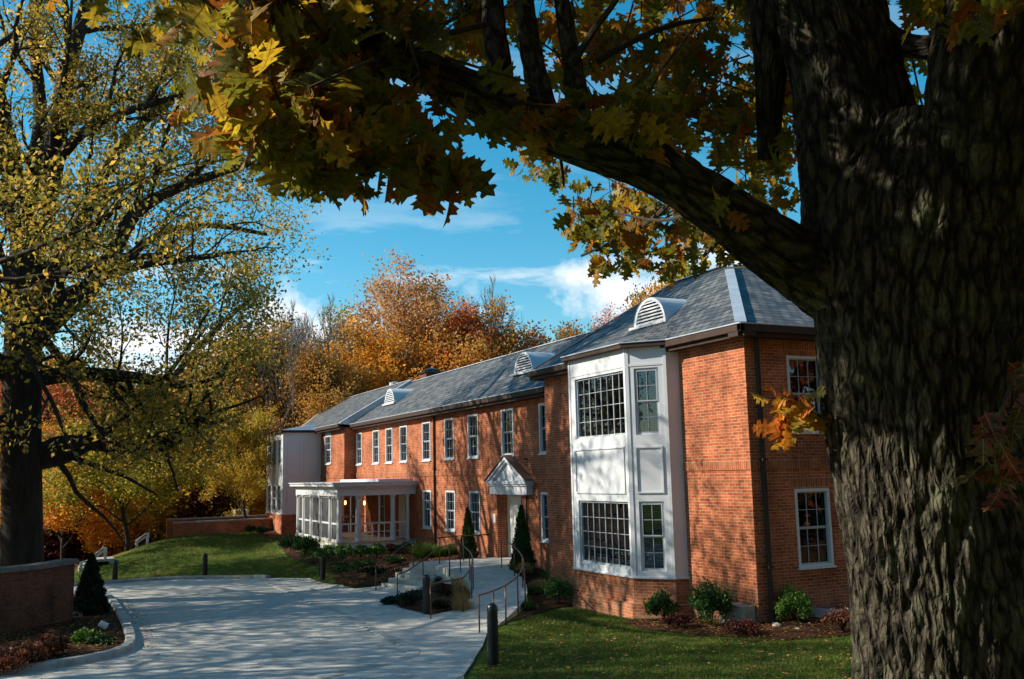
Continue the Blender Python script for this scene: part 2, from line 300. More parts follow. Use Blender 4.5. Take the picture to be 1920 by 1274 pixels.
def leaf_cloud(name,cen,size,mat,parent=None,axis=None,spread=1.0,width=.38,local=False,rng=RNG,tri=False):
    n=len(cen); F=rand_frames(n,axis,spread,rng); s=size*(.65+.7*rng.random(n))
    if tri: T=np.array([(0,-width*.5,0),(0,width*.5,0),(1,0,.1)]); fp=[(0,1,2)]
    else: T=np.array([(0,0,0),(.5,width,.12),(1,0,0),(.5,-width,.12)]); fp=[(0,1,2,3)]
    vs=np.einsum('nij,kj->nki',F,T)*s[:,None,None]+cen[:,None,:]
    return np_mesh(name,vs,fp,None,mat,parent,local=local)
# ------------------------------------------------------------------ terrain
def plane(y): return -.7-.018*(min(max(y,15),48)-15)
cps=[(0,0,1.25),(3,2.5,1.15),(-4,0,1.1),(5,5,.5),(9,2,.9),(-6,6,.5),(0,6,.45),(7,10,-.45),(3,11,-.5),(0,12,-.5),(-5,13,-.45),(11,8,-.2),(15,9,-.25),(10.5,12.5,-.62),(20,8,-.1),(28,8,0),(38,8,.2),(15,14.5,-.62),(17,17.4,-.58),(24,17.4,-.5),(32,17,-.4),(14.3,17.2,-.6),
 (13.4,20.7,-.82),(13.4,24,-.86),(12,22,-.84),(14.4,26.5,-.78),(14,28.3,-.55),(-12,25,-1.0),(-12,40,-1.4),(15,29,-.38),(15,33.2,-.34),(13.2,33.6,-.42),(15,36,-.38),(13,37,-.5),(15,40,-.4),(11.4,41,-.48),(11.3,45,-.36),(11.3,49,-.25),(12,52,-.25),(12.2,55,-.36),(12.2,60,-.3),(10.7,45,-.62),(9.5,50,-.55),
 (11.3,30.5,-.95),(10.6,32.6,-.92),(11.3,33.5,-.72),(10.6,36,-.98),(11.2,27.5,-.82),(11.0,29.0,-.9),(11.4,26.2,-.74),
 (1.64,47,-1.5),(2.37,50,-1.15),(3.98,53,-.82),(6.06,56,-.3),(8.88,57.5,-.22),(11.48,58.5,-.1),(6,50,-.62),(9,53,-.30),(6,46.5,-.98),(9,46,-.85),(7.5,58,-.25),(-3,50,-2.2),(-4,58,-2.6),(1,58,-1.9),(4,62,-1.5),(8,66,-1.0),(14,70,-.7),(-10,62,-3),(25,60,-.6),(30,40,-.5),(25,30,-.5),(-10,75,-3.4),(5,75,-2.2),(40,75,-.5),(18,30,-.4),(18,45,-.4),(18,55,-.4)]
for x in (-8,-3,1,5,7.5):
    for y in (17,20,24,28,32,36,40,44 if x<5 else 41): cps.append((x,y,plane(y)))
for x,y in ((9,20.5),(9,24.5),(9.2,28),(9.3,32),(8.8,36),(10,22)): cps.append((x,y,plane(y)))
cp=np.array(cps,float)
def _phi(r2): return np.where(r2>1e-9,.5*r2*np.log(r2+1e-12),0)
def _fit():
    P=cp[:,:2]; n=len(P); d=((P[:,None]-P[None])**2).sum(2); K=_phi(d)+np.eye(n)*.05; Q=np.c_[np.ones(n),P]
    A=np.zeros((n+3,n+3)); A[:n,:n]=K; A[:n,n:]=Q; A[n:,:n]=Q.T; return np.linalg.solve(A,np.r_[cp[:,2],0,0,0])
_w=_fit()
def TT(x,y):
    x=np.asarray(x,float);y=np.asarray(y,float); xc=np.clip(x,-12,40); yc=np.clip(y,-2,75)
    d=(xc[...,None]-cp[:,0])**2+(yc[...,None]-cp[:,1])**2
    z=_phi(d)@_w[:-3]+_w[-3]+_w[-2]*xc+_w[-1]*yc
    t=np.clip((y-72)/70,0,1); z=z+t*t*(3-2*t)*13.0
    z=z+np.clip((y-62)/200,0,1)*0
    return z
def T(x,y): return float(TT(x,y))
xs=np.r_[np.linspace(-500,-60,10),np.linspace(-50,-14,10),np.arange(-12,30,.4),np.linspace(31,50,10),np.linspace(60,500,10)]
ys=np.r_[np.linspace(-300,-20,7),np.arange(-12,64,.4),np.linspace(65,160,50),np.linspace(180,700,12)]
gx,gy=np.meshgrid(xs,ys,indexing='ij'); gz=TT(gx,gy)
verts=np.stack([gx,gy,gz],2).reshape(-1,3); ny=len(ys); fs=[]
for i in range(len(xs)-1):
    for j in range(ny-1): fs.append((i*ny+j,(i+1)*ny+j,(i+1)*ny+j+1,i*ny+j+1))
me=bpy.data.meshes.new('ground'); me.from_pydata([tuple(v) for v in verts],[],fs); me.materials.append(MAT['ground']); me.polygons.foreach_set('use_smooth',[True]*len(fs))
g=bpy.data.objects.new('ground',me); C.objects.link(g); g['kind']='structure'
def inside(poly,x,y):
    c=False;n=len(poly);j=n-1
    for i in range(n):
        xi,yi=poly[i][:2];xj,yj=poly[j][:2]
        if (yi>y)!=(yj>y) and x<(xj-xi)*(y-yi)/(yj-yi)+xi: c=not c
        j=i
    return c
def smooth_poly(p,it=2,closed=True):
    for _ in range(it):
        q=[];n=len(p)
        for i in range(n if closed else n-1):
            a=V(p[i]);b=V(p[(i+1)%n]); q+= [a*.75+b*.25,a*.25+b*.75]
        if not closed: q=[V(p[0])]+q+[V(p[-1])]
        p=q
    return p
def patch(name,poly,off,mat,step=.35,zf=None,kind='structure',edge=.25):
    zf=zf or T; poly=[V((p[0],p[1])) for p in poly]; pts=[]
    n=len(poly)
    for i in range(n):
        a,b=poly[i],poly[(i+1)%n]; k=max(1,int((b-a).length/step))
        pts+=[a+(b-a)*(t/k) for t in range(k)]
    nb=len(pts); edges=[(i,(i+1)%nb) for i in range(nb)]
    x0,x1=min(p.x for p in poly),max(p.x for p in poly); y0,y1=min(p.y for p in poly),max(p.y for p in poly)
    for x in np.arange(x0,x1,step):
        for y in np.arange(y0,y1,step):
            if inside(poly,x,y): pts.append(V((x+random.uniform(-.02,.02),y+random.uniform(-.02,.02))))
    r=delaunay_2d_cdt(pts,edges,[list(range(nb))],1,1e-5)
    b=MB(); b.v=[(p.x,p.y,zf(p.x,p.y)+off) for p in r[0]]; b.f=[tuple(f) for f in r[2]]
    # skirt so the sheet has an edge
    o=b.build(name,mat,smooth=True,uv=False); 
    if kind: o['kind']=kind
    return o
def gp(x,y):                          # pixel -> ground in the drive area
    z=-.85
    for _ in range(12):
        P=onZ(x,y,z); z=T(P.x,P.y)
    return P
drive=[(-14,12.5),(5.3,12.5),(6.85,16.34),(7.6,17.6),(9.0,20.5),(10.0,22.4),(11,26.6),(10.2,29.9),(9.73,32.76),(9.32,35.05),(8.6,37.8),(8.01,39.6),(7.1,41.2),(6.14,42.04),(4.2,42.6),(1.4,41.9),(-2,42.2),(-6,43.5),(-14,45)]
bedleft=[(-14,24.6),(-3,22.4),(-.06,21.75),(1.0,22.2),(1.75,23.0),(2.0,24.6),(2.12,29),(2.18,36.2),(1.9,37.5),(1.2,38.2),(-14,39.6)]
# drive = one sheet, left bed laid over it, walk 4 mm above it
patch('driveway',drive,.03,'concrete',.4)
wk=[gp(*p) for p in ((493,1087),(580,1086.5),(663,1107))]+[V((10.55,32.5,0)),V((11.25,30.3,0)),V((10.3,29.3,0)),V((9.3,27.8,0)),V((9.1,26.4,0)),V((9.3,24.38,0)),V((10.39,24.78,0)),V((10.9,23.0,0)),V((9.46,21.07,0))]+[gp(*p) for p in ((905,1215),(870,1270),(780,1320),(560,1300),(690,1256),(742,1243),(774,1228),(770,1217),(650,1160),(500,1092))]
patch('walk',wk,.042,'walk',.3)
def strip(name,line,w,h,mat,z0=-.05,off=0,kind='structure',zf=None):     # kerb: profile swept along a ground line
    zf=zf or T; line=[V((p[0],p[1],0)) for p in line]; b=MB(); n=len(line); prof=[(-w/2,z0),(-w/2,h*.75),(-w/2+.03,h),(w/2-.03,h),(w/2,h*.75),(w/2,z0)]
    for i,p in enumerate(line):
        t=(line[min(i+1,n-1)]-line[max(i-1,0)]).normalized(); s=V((t.y,-t.x,0)); z=zf(p.x,p.y)+off
        for (a,c) in prof: q=p+s*a; b.v.append((q.x,q.y,z+c))
    m=len(prof)
    for i in range(n-1):
        for k in range(m-1): b.f.append((i*m+k,i*m+k+1,(i+1)*m+k+1,(i+1)*m+k))
    b.f.append(tuple(range(m))); b.f.append(tuple((n-1)*m+k for k in range(m))[::-1])
    o=b.build(name,mat,smooth=False); 
    if kind:o['kind']=kind
    return o
def resample(p,step=.4):
    p=[V((q[0],q[1],0)) for q in p]; out=[p[0]]
    for a,b in zip(p,p[1:]):
        k=max(1,int((b-a).length/step)); out+=[a+(b-a)*(i/k) for i in range(1,k+1)]
    return out
patch('mulch_bed',bedleft,.09,'mulch',.4)
strip('kerb',resample(smooth_poly(bedleft[:-1],3,False)),.24,.17,'kerb')
rear=[(8.15,39.3),(7.8,40.2),(7.1,41.2),(6.14,42.04),(4.2,42.6),(1.4,41.9),(-2,42.2),(-6,43.5),(-14,45)]
strip('kerb',resample(smooth_poly(rear,3,False)),.24,.15,'kerb')
gl=[gp(*p) for p in ((493,1088),(560,1118),(650,1160),(730,1198),(768,1217),(778,1226),(770,1235),(742,1244),(690,1257),(600,1276))]
strip('gutter_joint',resample(smooth_poly(gl,2,False),.3),.30,.053,'kerb')
# beds round the building
patch('mulch_bed',[(13.9,17.2),(14.0,20),(13.3,20.75),(12.6,20.3),(12.3,18.8),(12.7,17.0),(13.6,15.6),(15.3,15.2),(17.5,15.0),(20,15.2),(30,15.6),(30,17.6),(14.5,17.6)],.03,'mulch',.3)
patch('mulch_bed',[(14.7,28.9),(14.5,24),(13.4,23.95),(12.9,23.9),(11.5,22.9),(10.6,22.2),(11.6,23.4),(12.5,24.7),(13.75,27.4),(14.05,29.0),(14.3,29.8),(15.1,29.9),(15.1,28.9)],.03,'mulch',.3)
patch('mulch_bed',[(9.35,24.5),(10.3,24.9),(10.95,25.8),(11.6,27.0),(12.0,28.4),(12.0,29.7),(11.8,31.0),(11.35,30.4),(10.3,29.2),(9.4,27.7),(9.15,26.3)],.06,'mulch',.25)
patch('mulch_bed',[(10.3,32.9),(11.6,33.0),(12.2,33.4),(15.1,33.0),(15.1,41.2),(11.4,41.2),(11.4,49),(14.5,49.2),(14.5,55.5),(12.2,55.5),(12.2,58),(11.4,58.3),(10.9,55.5),(11.0,51),(10.4,47.5),(10.1,43),(10.2,40),(10.35,38),(9.95,36),(9.75,34)],.03,'mulch',.3)
# ------------------------------------------------------------------ building
B=empty('brick_building',(14.47,17.48,-.6),'long red brick building with slate roof, white bays and a pedimented entrance','building')
X0,X1=14.47,15.07; YN,YP,YF,YE=17.48,27.42,50.65,60.6
def frame(O,U,Nn):
    O,U,Nn=V(O),V(U),V(Nn); return lambda u,z,w=0: O+U*u+V((0,0,1))*z+Nn*w
FP=frame((X0,0,0),(0,1,0),(-1,0,0)); FM=frame((X1,0,0),(0,1,0),(-1,0,0)); FE=frame((0,YN,0),(1,0,0),(0,-1,0))
def wall(name,F,u0,u1,z0,z1,holes,mat='brick',depth=.14):
    b=MB(); us=sorted({u0,u1,*[h[0] for h in holes],*[h[1] for h in holes]}); zs=sorted({z0,z1,*[h[2] for h in holes],*[h[3] for h in holes]})
    for a,c in zip(us,us[1:]):
        for e,f in zip(zs,zs[1:]):
            if any(h[0]<=a and c<=h[1] and h[2]<=e and f<=h[3] for h in holes): continue
            b.poly([F(a,e),F(c,e),F(c,f),F(a,f)])
    for h in holes:
        a,c,e,f=h[:4]; d=-(h[4] if len(h)>4 else depth)
        for p,q in (((a,e),(c,e)),((c,e),(c,f)),((c,f),(a,f)),((a,f),(a,e))): b.poly([F(p[0],p[1]),F(q[0],q[1]),F(q[0],q[1],d),F(p[0],p[1],d)])
    return b.build(name,mat,B)
def window(F,u0,u1,z0,z1,cols=3,rows=2,parent=None,blind='curtain',casing=.07,out=.02,sash='white',double=True,sill=True,arch=False):
    """double-hung window filling the hole; casing > sash, pane, blind, sill"""
    parent=parent or B; b=MB(); t=casing; i=-.10
    b.fbox(F,u0,u0+t,z0,z1,i,out); b.fbox(F,u1-t,u1,z0,z1,i,out); b.fbox(F,u0+t,u1-t,z1-t,z1,i,out-.003); b.fbox(F,u0+t,u1-t,z0,z0+t*.8,i,out-.003)
    w=b.build('window',"white",parent,bevel=.004); a,c,e,f=u0+t,u1-t,z0+t*.8,z1-t; s=MB(); m=.03
    mid=(e+f)/2
    for (p,q,d) in (((e,mid+.02,-.075),(mid-.02,f,-.05)) if 0 else ((e,mid,-.08),(mid,f,-.055))) if double else ((e,f,-.06),):
        s.fbox(F,a,a+m,p,q,d,d+.03); s.fbox(F,c-m,c,p,q,d,d+.03); s.fbox(F,a+m,c-m,p,p+m,d,d+.028); s.fbox(F,a+m,c-m,q-m,q,d,d+.028)
        for k in range(1,cols): uu=a+(c-a)*k/cols; s.fbox(F,uu-.006,uu+.006,p+m,q-m,d+.004,d+.024)
        for k in range(1,rows): zz=p+(q-p)*k/rows; s.fbox(F,a+m,c-m,zz-.006,zz+.006,d+.003,d+.0225)
    s.build('sash',sash,w,local=True)
    g_=MB(); g_.fbox(F,a+.005,c-.005,e,f,-.095,-.088); g_.build('pane','glass',w,local=True)
    bl=MB()
    if blind=='slats':
        nz=int((f-e)/.055)
        for k in range(nz): z=e+.03+k*.055; bl.prism([F(a,z+.03,-.16),F(c,z+.03,-.16),F(c,z,-.13),F(a,z,-.13)],F(0,.003,0)-F(0,0,0))
        bl.build('blind','blind',w,local=True)
    else:
        h0=mid+random.uniform(-.1,.25) if blind=='curtain' else e
        n=14; top=[]
        for k in range(n+1): top.append((a+(c-a)*k/n,-.17-.025*(k%2)))
        for (p0,w0),(p1,w1) in zip(top,top[1:]): bl.poly([F(p0,h0,w0),F(p1,h0,w1),F(p1,f,w1),F(p0,f,w0)])
        bl.build('curtain','darkblind',w,local=True)
    if sill: q=MB(); q.fbox(F,u0-.04,u1+.04,z0-.05,z0-.001,-.1,.06); q.build('sill','white',w,bevel=.004,local=True)
    return w
# main wing wall
upY=[49.9,47.0,44.9,42.8,39.8,37.13,34.65,31.52,28.5]; loY=[39.8,37.1,34.6,28.5]
holesM=[(y-.51,y+.51,3.48,5.17) for y in upY]+[(y-.51,y+.51,.58,2.19) for y in loY]+[(45.6,46.6,.55,2.19),(42.6,43.6,0.02,2.1,.05),(30.55,32.55,-.30,2.1,.42)]
wall('wall',FM,YP,YF,-1.3,5.5,holesM)
for y in upY: window(FM,y-.51,y+.51,3.48,5.17,sash='greyframe')
for y in loY: window(FM,y-.51,y+.51,.58,2.19,sash='greyframe')
window(FM,45.6,46.6,.55,2.19)
dr=MB(); dr.fbox(FM,42.6,43.6,.02,2.1,-.05,-.01); d=dr.build('porch_door','offwhite',B); 
dp=MB(); [dp.fbox(FM,42.72+.42*i,42.72+.34+.42*i,z,z+.75,-.0101,.004) for i in (0,1) for z in (.2,1.15)]; dp.build('door_panel','offwhite',d,local=True)
# far pavilion, near pavilion and end walls
wall('wall',FP,YF,YE,-1.3,5.5,[(53.3,54.6,3.6,5.2)])
fa=window(FP,53.3,54.6,3.6,5.2,3,2)
ar=MB(); pts=[FP(53.95+.65*math.cos(a),5.199+.22*math.sin(a),.02) for a in np.linspace(0,math.pi,13)]; ar.prism(pts,(.06,0,0)); ar.build('window_arch','white',fa,local=True)
wall('wall',FP,YN,YP,-1.3,5.98,[(20.3,24.6,-.6,5.9,.02)])
wall('wall',frame((0,YF,0),(1,0,0),(0,-1,0)),X0,X1,-1.3,5.5,[])
wall('wall',frame((0,YP,0),(1,0,0),(0,1,0)),X0,40,-1.3,5.98,[])
exs=[15.70,19.3,22.4,25.6,29,32.5]
wall('wall',FE,X0,40,-1.3,5.98,[(x,x+1.06,z0,z1) for x in exs for z0,z1 in ((3.65,5.46),(.54,2.33))])
for x in exs: 
    window(FE,x,x+1.06,3.65,5.46,3,2,sash='greyframe'); window(FE,x,x+1.06,.54,2.33,3,2,sash='greyframe',blind='slats' if x<16 else 'curtain')
bk=MB(); bk.poly([(22,YP,-1.3),(22,YE,-1.3),(22,YE,6.1),(22,YP,6.1)]); bk.poly([(X0,YE,-1.3),(22,YE,-1.3),(22,YE,6),(X0,YE,6)]); bk.poly([(40,YN,-1.3),(40,YP,-1.3),(40,YP,6),(40,YN,6)]); bk.build('back_wall','brick',B)
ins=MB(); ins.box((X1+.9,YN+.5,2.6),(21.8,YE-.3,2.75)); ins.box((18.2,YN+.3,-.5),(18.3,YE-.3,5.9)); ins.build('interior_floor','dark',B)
# entrance recess
rc=MB(); rc.poly([FM(30.55,-.3,-.42),FM(32.55,-.3,-.42),FM(32.55,2.1,-.42),FM(30.55,2.1,-.42)]); rec=rc.build('entrance_door','offwhite',B)
q=MB(); q.fbox(FM,30.95,31.95,-.28,2.0,-.42,-.38); [q.fbox(FM,31.03+.44*i,31.43+.44*i,z,z+.85,-.38,-.365) for i in (0,1) for z in (-.1,.95)]; q.build('door_panel','offwhite',rec,local=True)
# brick bands, arches over the windows, water table
bd=MB()
bd.fbox(FM,YP+.02,YF-.02,2.80,3.02,-.01,.022); bd.fbox(FP,YF,YE,2.80,3.02,-.01,.022); bd.fbox(FP,YN-.021,20.04,2.80,3.02,-.01,.022); bd.fbox(FP,24.82,YP,2.80,3.02,-.01,.022); bd.fbox(FE,X0,40,2.80,3.02,-.01,.022)
bd.fbox(FP,YN-.02,20.04,5.80,5.97,-.01,.03); bd.fbox(FP,24.82,YP,5.80,5.97,-.01,.03); bd.fbox(FE,X0,40,5.80,5.97,-.01,.03)
bd.build('brick_band','soldier',B)
for x in exs:
    for z in (5.46,2.33): ab=MB(); ab.prism([FE(x-.02,z+.002,.006),FE(x+1.08,z+.002,.006),FE(x+1.20,z+.29,.006),FE(x-.14,z+.29,.006)],(0,.03,0)); ab.build('brick_arch','soldier',B)
for y in upY+loY:
    z=5.17 if y in upY else 2.19
    if z<3: ab=MB(); ab.prism([FM(y-.52,z+.002,.005),FM(y+.52,z+.002,.005),FM(y+.62,z+.26,.005),FM(y-.62,z+.26,.005)],(.03,0,0)); ab.build('brick_arch','soldier',B)
# roofs
def roof(name,pts,mat='slate',th=.08): return MB().prism([V(p) for p in pts],(0,0,-th)).build(name,mat,B)
EX=X0-.3; EM=X1-.3; ZP,ZM=6.12,5.66; RX,RZ=18.17,8.85; RMX,RMZ=18.27,8.0
yR0=22.45; yR1=onX(1263,531,RX).y; yLe=27.75
main=roof('main_roof',[(EM,YP-.2,ZM),(EM,YF+.3,ZM),(RMX,YF+.3,RMZ),(RMX,YP-.2,RMZ)])
roof('main_roof',[(RMX,YP-.2,RMZ),(RMX,YF+.3,RMZ),(22.3,YF+.3,5.4),(22.3,YP-.2,5.4)])
roof('pavilion_roof',[(EX,YN-.3,ZP),(RX,yR0,RZ),(RX,yR1,RZ),(EX,yLe,ZP)])
roof('pavilion_roof',[(EX,YN-.3,ZP),(40.3,YN-.3,ZP),(40.3,yR0,RZ),(RX,yR0,RZ)])
roof('pavilion_roof',[(EX,yLe,ZP),(RX,yR1,RZ),(40.3,yR1,RZ),(40.3,yLe,ZP)])
roof('pavilion_roof',[(RX,yR0,RZ),(40.3,yR0,RZ),(40.3,yR1,RZ),(RX,yR1,RZ)])
yH=onX(626,757,RMX).y; RF=8.12
roof('far_roof',[(EX,YF-.25,5.70),(EX,YE+.3,5.70),(RMX,yH,RF),(RMX,YF-.25,RF)])
roof('far_roof',[(EX,YE+.3,5.70),(22.4,YE+.3,5.70),(RMX,yH,RF)])
roof('far_roof',[(RMX,YF-.25,RF),(RMX,yH,RF),(22.4,YE+.3,5.7),(22.4,YF-.25,5.7)])
fl=MB()
def fstrip(a,b,w,h=.03,side=(0,0,1)):
    a,b=V(a),V(b); t=(b-a).normalized(); s=t.cross(V((0,0,1))).normalized()*w/2; fl.prism([a-s+V((0,0,.012)),a+s+V((0,0,.012)),b+s+V((0,0,.012)),b-s+V((0,0,.012))],(0,0,h))
fstrip((EX,YN-.3,ZP),(RX,yR0,RZ),.26,.03); fstrip((RX,yR0,RZ),(RX,yR1,RZ),.14); fstrip((EX,yLe,ZP),(RX,yR1,RZ),.12); fstrip((RX,yR0,RZ),(40,yR0,RZ),.14)
fstrip((RMX,YP,RMZ),(RMX,YF,RMZ),.12); fstrip((RMX,YF,RF),(RMX,yH,RF),.12); fstrip((EX,YE+.3,5.70),(RMX,yH,RF),.12)
fstrip((EX,YF-.15,5.70),(RMX,YF-.15,RF),.34,.04)
fl.prism([(EX,YF-.26,5.68),(RMX,YF-.26,RF),(RMX,YF-.26,RMZ-.05),(EM,YF-.26,ZM-.05)],(0,.012,0))
fl.build('roof_flashing','flash',B)
# gutters: brown trough with a bright rolled top edge, fascia and soffit
def gutter(F,u0,u1,z,w,ret=None):
    g_=MB(); g_.fbox(F,u0,u1,z-.20,z-.03,w,w+.13); go=g_.build('gutter','brown',B,bevel=.01)
    t=MB(); t.fbox(F,u0,u1,z-.03,z-.002,w-.005,w+.15); t.build('gutter_lip','flash',go,local=True)
    s=MB(); s.fbox(F,u0,u1,z-.30,z-.2,w-.32,w+.03); s.build('fascia','brown',go,local=True)
gutter(FP,YN-.43,yLe+.05,ZP,.30); gutter(FE,X0-.43,40.4,ZP-.004,.30); gutter(FM,yLe+.06,YF-.3,ZM,.30); gutter(FP,YF-.3,YE+.4,5.70,.30)
gutter(frame((0,yLe-.3,0),(1,0,0),(0,1,0)),X0-.3,RX-1.5,ZP-.008,.30)
def downspout(p0,zt,zb,r=.05):
    x,y=p0; b=MB(); b.tube([(x,y,zt),(x,y,zt-.1),(x,y,zb)],r,8); 
    for z in (zb+1.2,zb+3.6): b.box((x-r-.012,y-r-.012,z),(x+r+.012,y+r+.012,z+.05))
    b.build('downspout','brown',B)
downspout((X0+.30,YN-.09),5.85,-.6,.058); downspout((X1-.06,38.74),5.4,-.5); downspout((X1-.06,30.0),2.1,-.3,.035)
# chimney, roof vent
ch=MB(); c0=onX(812,700,19.6); ch.box((19.0,c0.y-.5,6.5),(20.0,c0.y+.5,c0.z-.02)); cho=ch.build('chimney','oldbrick',B)
q=MB(); q.box((18.9,c0.y-.6,c0.z-.02),(20.1,c0.y+.6,c0.z+.06)); q.lathe([(.3,.06),(.3,.16),(.5,.16),(.1,.30)],(19.5,c0.y,c0.z),10); q.build('chimney_cap','black',cho,local=True)
c1=onX(740,727,18.6); vt=MB(); vt.lathe([(.18,-.6),(.18,.0),(.32,.0),(.32,.28),(.12,.34)],(c1.x,c1.y,c1.z),14); vt.build('roof_vent','flash',B,smooth=False)
# half-round louvred dormers
def dormer(xb,yb,zb,w,h):
    b=MB(); n=20; fr=[]; L_=h/ .66+.6
    for k in range(n+1): a=math.pi*k/n; fr.append((math.cos(a)*w/2,math.sin(a)*h))
    P=lambda u,v,d: V((xb+d,yb+u,zb+v)); bi=[(u*.86,v*.86+.02) for u,v in fr]
    for (u0,v0),(u1,v1),(a0,b0),(a1,b1) in zip(fr,fr[1:],bi,bi[1:]):
        b.poly([P(u0,v0,0),P(u1,v1,0),P(a1,b1,0),P(a0,b0,0)]); b.poly([P(a0,b0,0),P(a1,b1,0),P(a1,b1,.1),P(a0,b0,.1)])
        b.poly([P(u0,v0,-.02),P(u1,v1,-.02),P(u1,v1,v1/.62+.25),P(u0,v0,v0/.62+.25)])
    b.prism([P(-w/2-.12,-.04,-.10),P(w/2+.12,-.04,-.10),P(w/2+.12,-.04,.15),P(-w/2-.12,-.04,.15)],(0,0,.07))
    o=b.build('dormer_vent','white',B)
    s=MB(); k=0; z=.06
    while z<h*.86-.03:
        hw=(w/2)*.86*math.sqrt(max(0,1-(z/(h*.88))**2)); s.prism([P(-hw,z,.0),P(hw,z,.0),P(hw,z+.06,.07),P(-hw,z+.06,.07)],(0,0,.014)); z+=.095
    s.build('louvre','white',o,local=True)
    d=MB(); d.poly([P(u,v,.11) for u,v in bi]); d.build('louvre_back','dark',o,local=True)
dz=onX(1218,610,15.35); dormer(15.35,dz.y,dz.z,1.62,.80)
dz=onX(990,698,16.2); dormer(16.0,dz.y,6.55,1.6,.80)
dz=onX(737,756,16.2); dormer(16.0,dz.y,6.55,1.6,.80)
# ---- bay window near
bayP=[(X0,20.05),(14.13,20.12),(13.43,20.95),(13.43,23.95),(14.13,24.78),(X0,24.85)]
bw=MB(); 
for (a,c) in zip(bayP,bayP[1:]): bw.poly([(a[0],a[1],-1.4),(c[0],c[1],-1.4),(c[0],c[1],.12),(a[0],a[1],.12)])
bw.prism([(p[0],p[1],.12) for p in bayP],(0,0,.04)); bb=bw.build('bay_base','brick',B)
off=[(X0,19.95),(14.10,20.04),(13.35,20.91),(13.35,23.99),(14.10,24.87),(X0,24.95)]
q=MB(); q.prism([(p[0],p[1],-1.4) for p in off],(0,0,.95)); q.build('bay_footing','brick',bb,local=True)
q=MB(); off2=[(X0,19.99),(14.105,20.07),(13.385,20.925),(13.385,23.975),(14.105,24.83),(X0,24.91)]; q.prism([(p[0],p[1],.161) for p in off2],(0,0,.05)); q.build('bay_sill','white',bb,bevel=.006,local=True)
def bayface(a,c,win,panel,cols,rows,blind,parent,sz=.1):
    a,c=V((a[0],a[1],0)),V((c[0],c[1],0)); U=(c-a); Ln=U.length; U/=Ln; Nn=V((-U.y,U.x,0)); 
    if Nn.x>0: Nn=-Nn
    F=frame(a,U,Nn); b=MB(); holes=[(m0,Ln-m1,z0,z1) for (m0,m1,z0,z1) in win]
    us=sorted({0,Ln,*[h[0] for h in holes],*[h[1] for h in holes]}); zs=sorted({.21,5.98,*[h[2] for h in holes],*[h[3] for h in holes]})
    for p,q_ in zip(us,us[1:]):
        for e,f in zip(zs,zs[1:]):
            if any(h[0]<=p and q_<=h[1] and h[2]<=e and f<=h[3] for h in holes): continue
            b.poly([F(p,e),F(q_,e),F(q_,f),F(p,f)])
    for h in holes:
        p,q_,e,f=h
        for s,t in (((p,e),(q_,e)),((q_,e),(q_,f)),((q_,f),(p,f)),((p,f),(p,e))): b.poly([F(*s),F(*t),F(t[0],t[1],-.12),F(s[0],s[1],-.12)])
    for (m0,m1,z0,z1) in panel:       # raised moulding round a recessed field
        p,q_=m0,Ln-m1; w=.035
        for (s0,s1,t0,t1) in ((p-w,p,z0-w,z1+w),(q_,q_+w,z0-w,z1+w),(p,q_,z1,z1+w),(p,q_,z0-w,z0)): b.fbox(F,s0,s1,t0,t1,-.01,.03)
    # corner boards
    b.fbox(F,0.0,.085,.215,5.97,-.01,.018); b.fbox(F,Ln-.085,Ln,.215,5.97,-.01,.018)
    b.fbox(F,.085,Ln-.085,5.50,5.56,-.01,.014)
    o=b.build('bay_panel','white',B)
    for h in holes: 
        if cols>5: bigwin(F,*h,o,cols,rows)
        else: window(F,*h,cols,rows,parent=o,blind=blind,casing=.05,out=-.05,sash='greyframe',sill=False)
    return o
def bigwin(F,u0,u1,z0,z1,parent,cols,rows):
    b=MB(); t=.05
    for (p,q_,e,f) in ((u0,u0+t,z0,z1),(u1-t,u1,z0,z1),(u0+t,u1-t,z1-t,z1),(u0+t,u1-t,z0,z0+t)): b.fbox(F,p,q_,e,f,-.12,-.05)
    w=b.build('window','greyframe',parent,local=True); s=MB(); a,c,e,f=u0+t,u1-t,z0+t,z1-t
    for k in range(1,cols): uu=a+(c-a)*k/cols; r=.007 if k%2 else .014; s.fbox(F,uu-r,uu+r,e,f,-.10,-.075)
    for k in range(1,rows): zz=e+(f-e)*k/rows; s.fbox(F,a,c,zz-.007,zz+.007,-.10,-.078)
    g_=MB(); g_.fbox(F,a+.003,c-.003,e,f,-.115,-.108)
    bl=MB()
    for j in range(4):
        p0=a+(c-a)*j/4+.01; p1=a+(c-a)*(j+1)/4-.01
        bl.fbox(F,p0,p0+.05,e,f,-.23,-.20); bl.fbox(F,p1-.05,p1,e,f,-.23,-.20); 
        z=e+.03
        while z<f-.05: bl.prism([F(p0+.05,z+.034,-.235),F(p1-.05,z+.034,-.235),F(p1-.05,z,-.19),F(p0+.05,z,-.19)],(0,0,.005)); z+=.06
    # join everything under one panel: sashes, glass and shutters are the window's own pieces
    s.build('sash_bars','greyframe',parent,local=True); g_.build('pane','glass',parent,local=True); bl.build('shutter','blind',parent,local=True)
bayface(bayP[2],bayP[3],[(.10,.34,3.76,5.42),(.10,.34,.38,2.05)],[(.22,.30,2.28,3.42)],8,4,None,B)
bayface(bayP[1],bayP[2],[(.22,.22,3.74,5.44),(.22,.22,.34,2.06)],[(.22,.22,2.30,3.40)],2,2,'slats',B)
bayface(bayP[3],bayP[4],[(.22,.22,3.74,5.44),(.22,.22,.34,2.06)],[(.22,.22,2.30,3.40)],2,2,'slats',B)
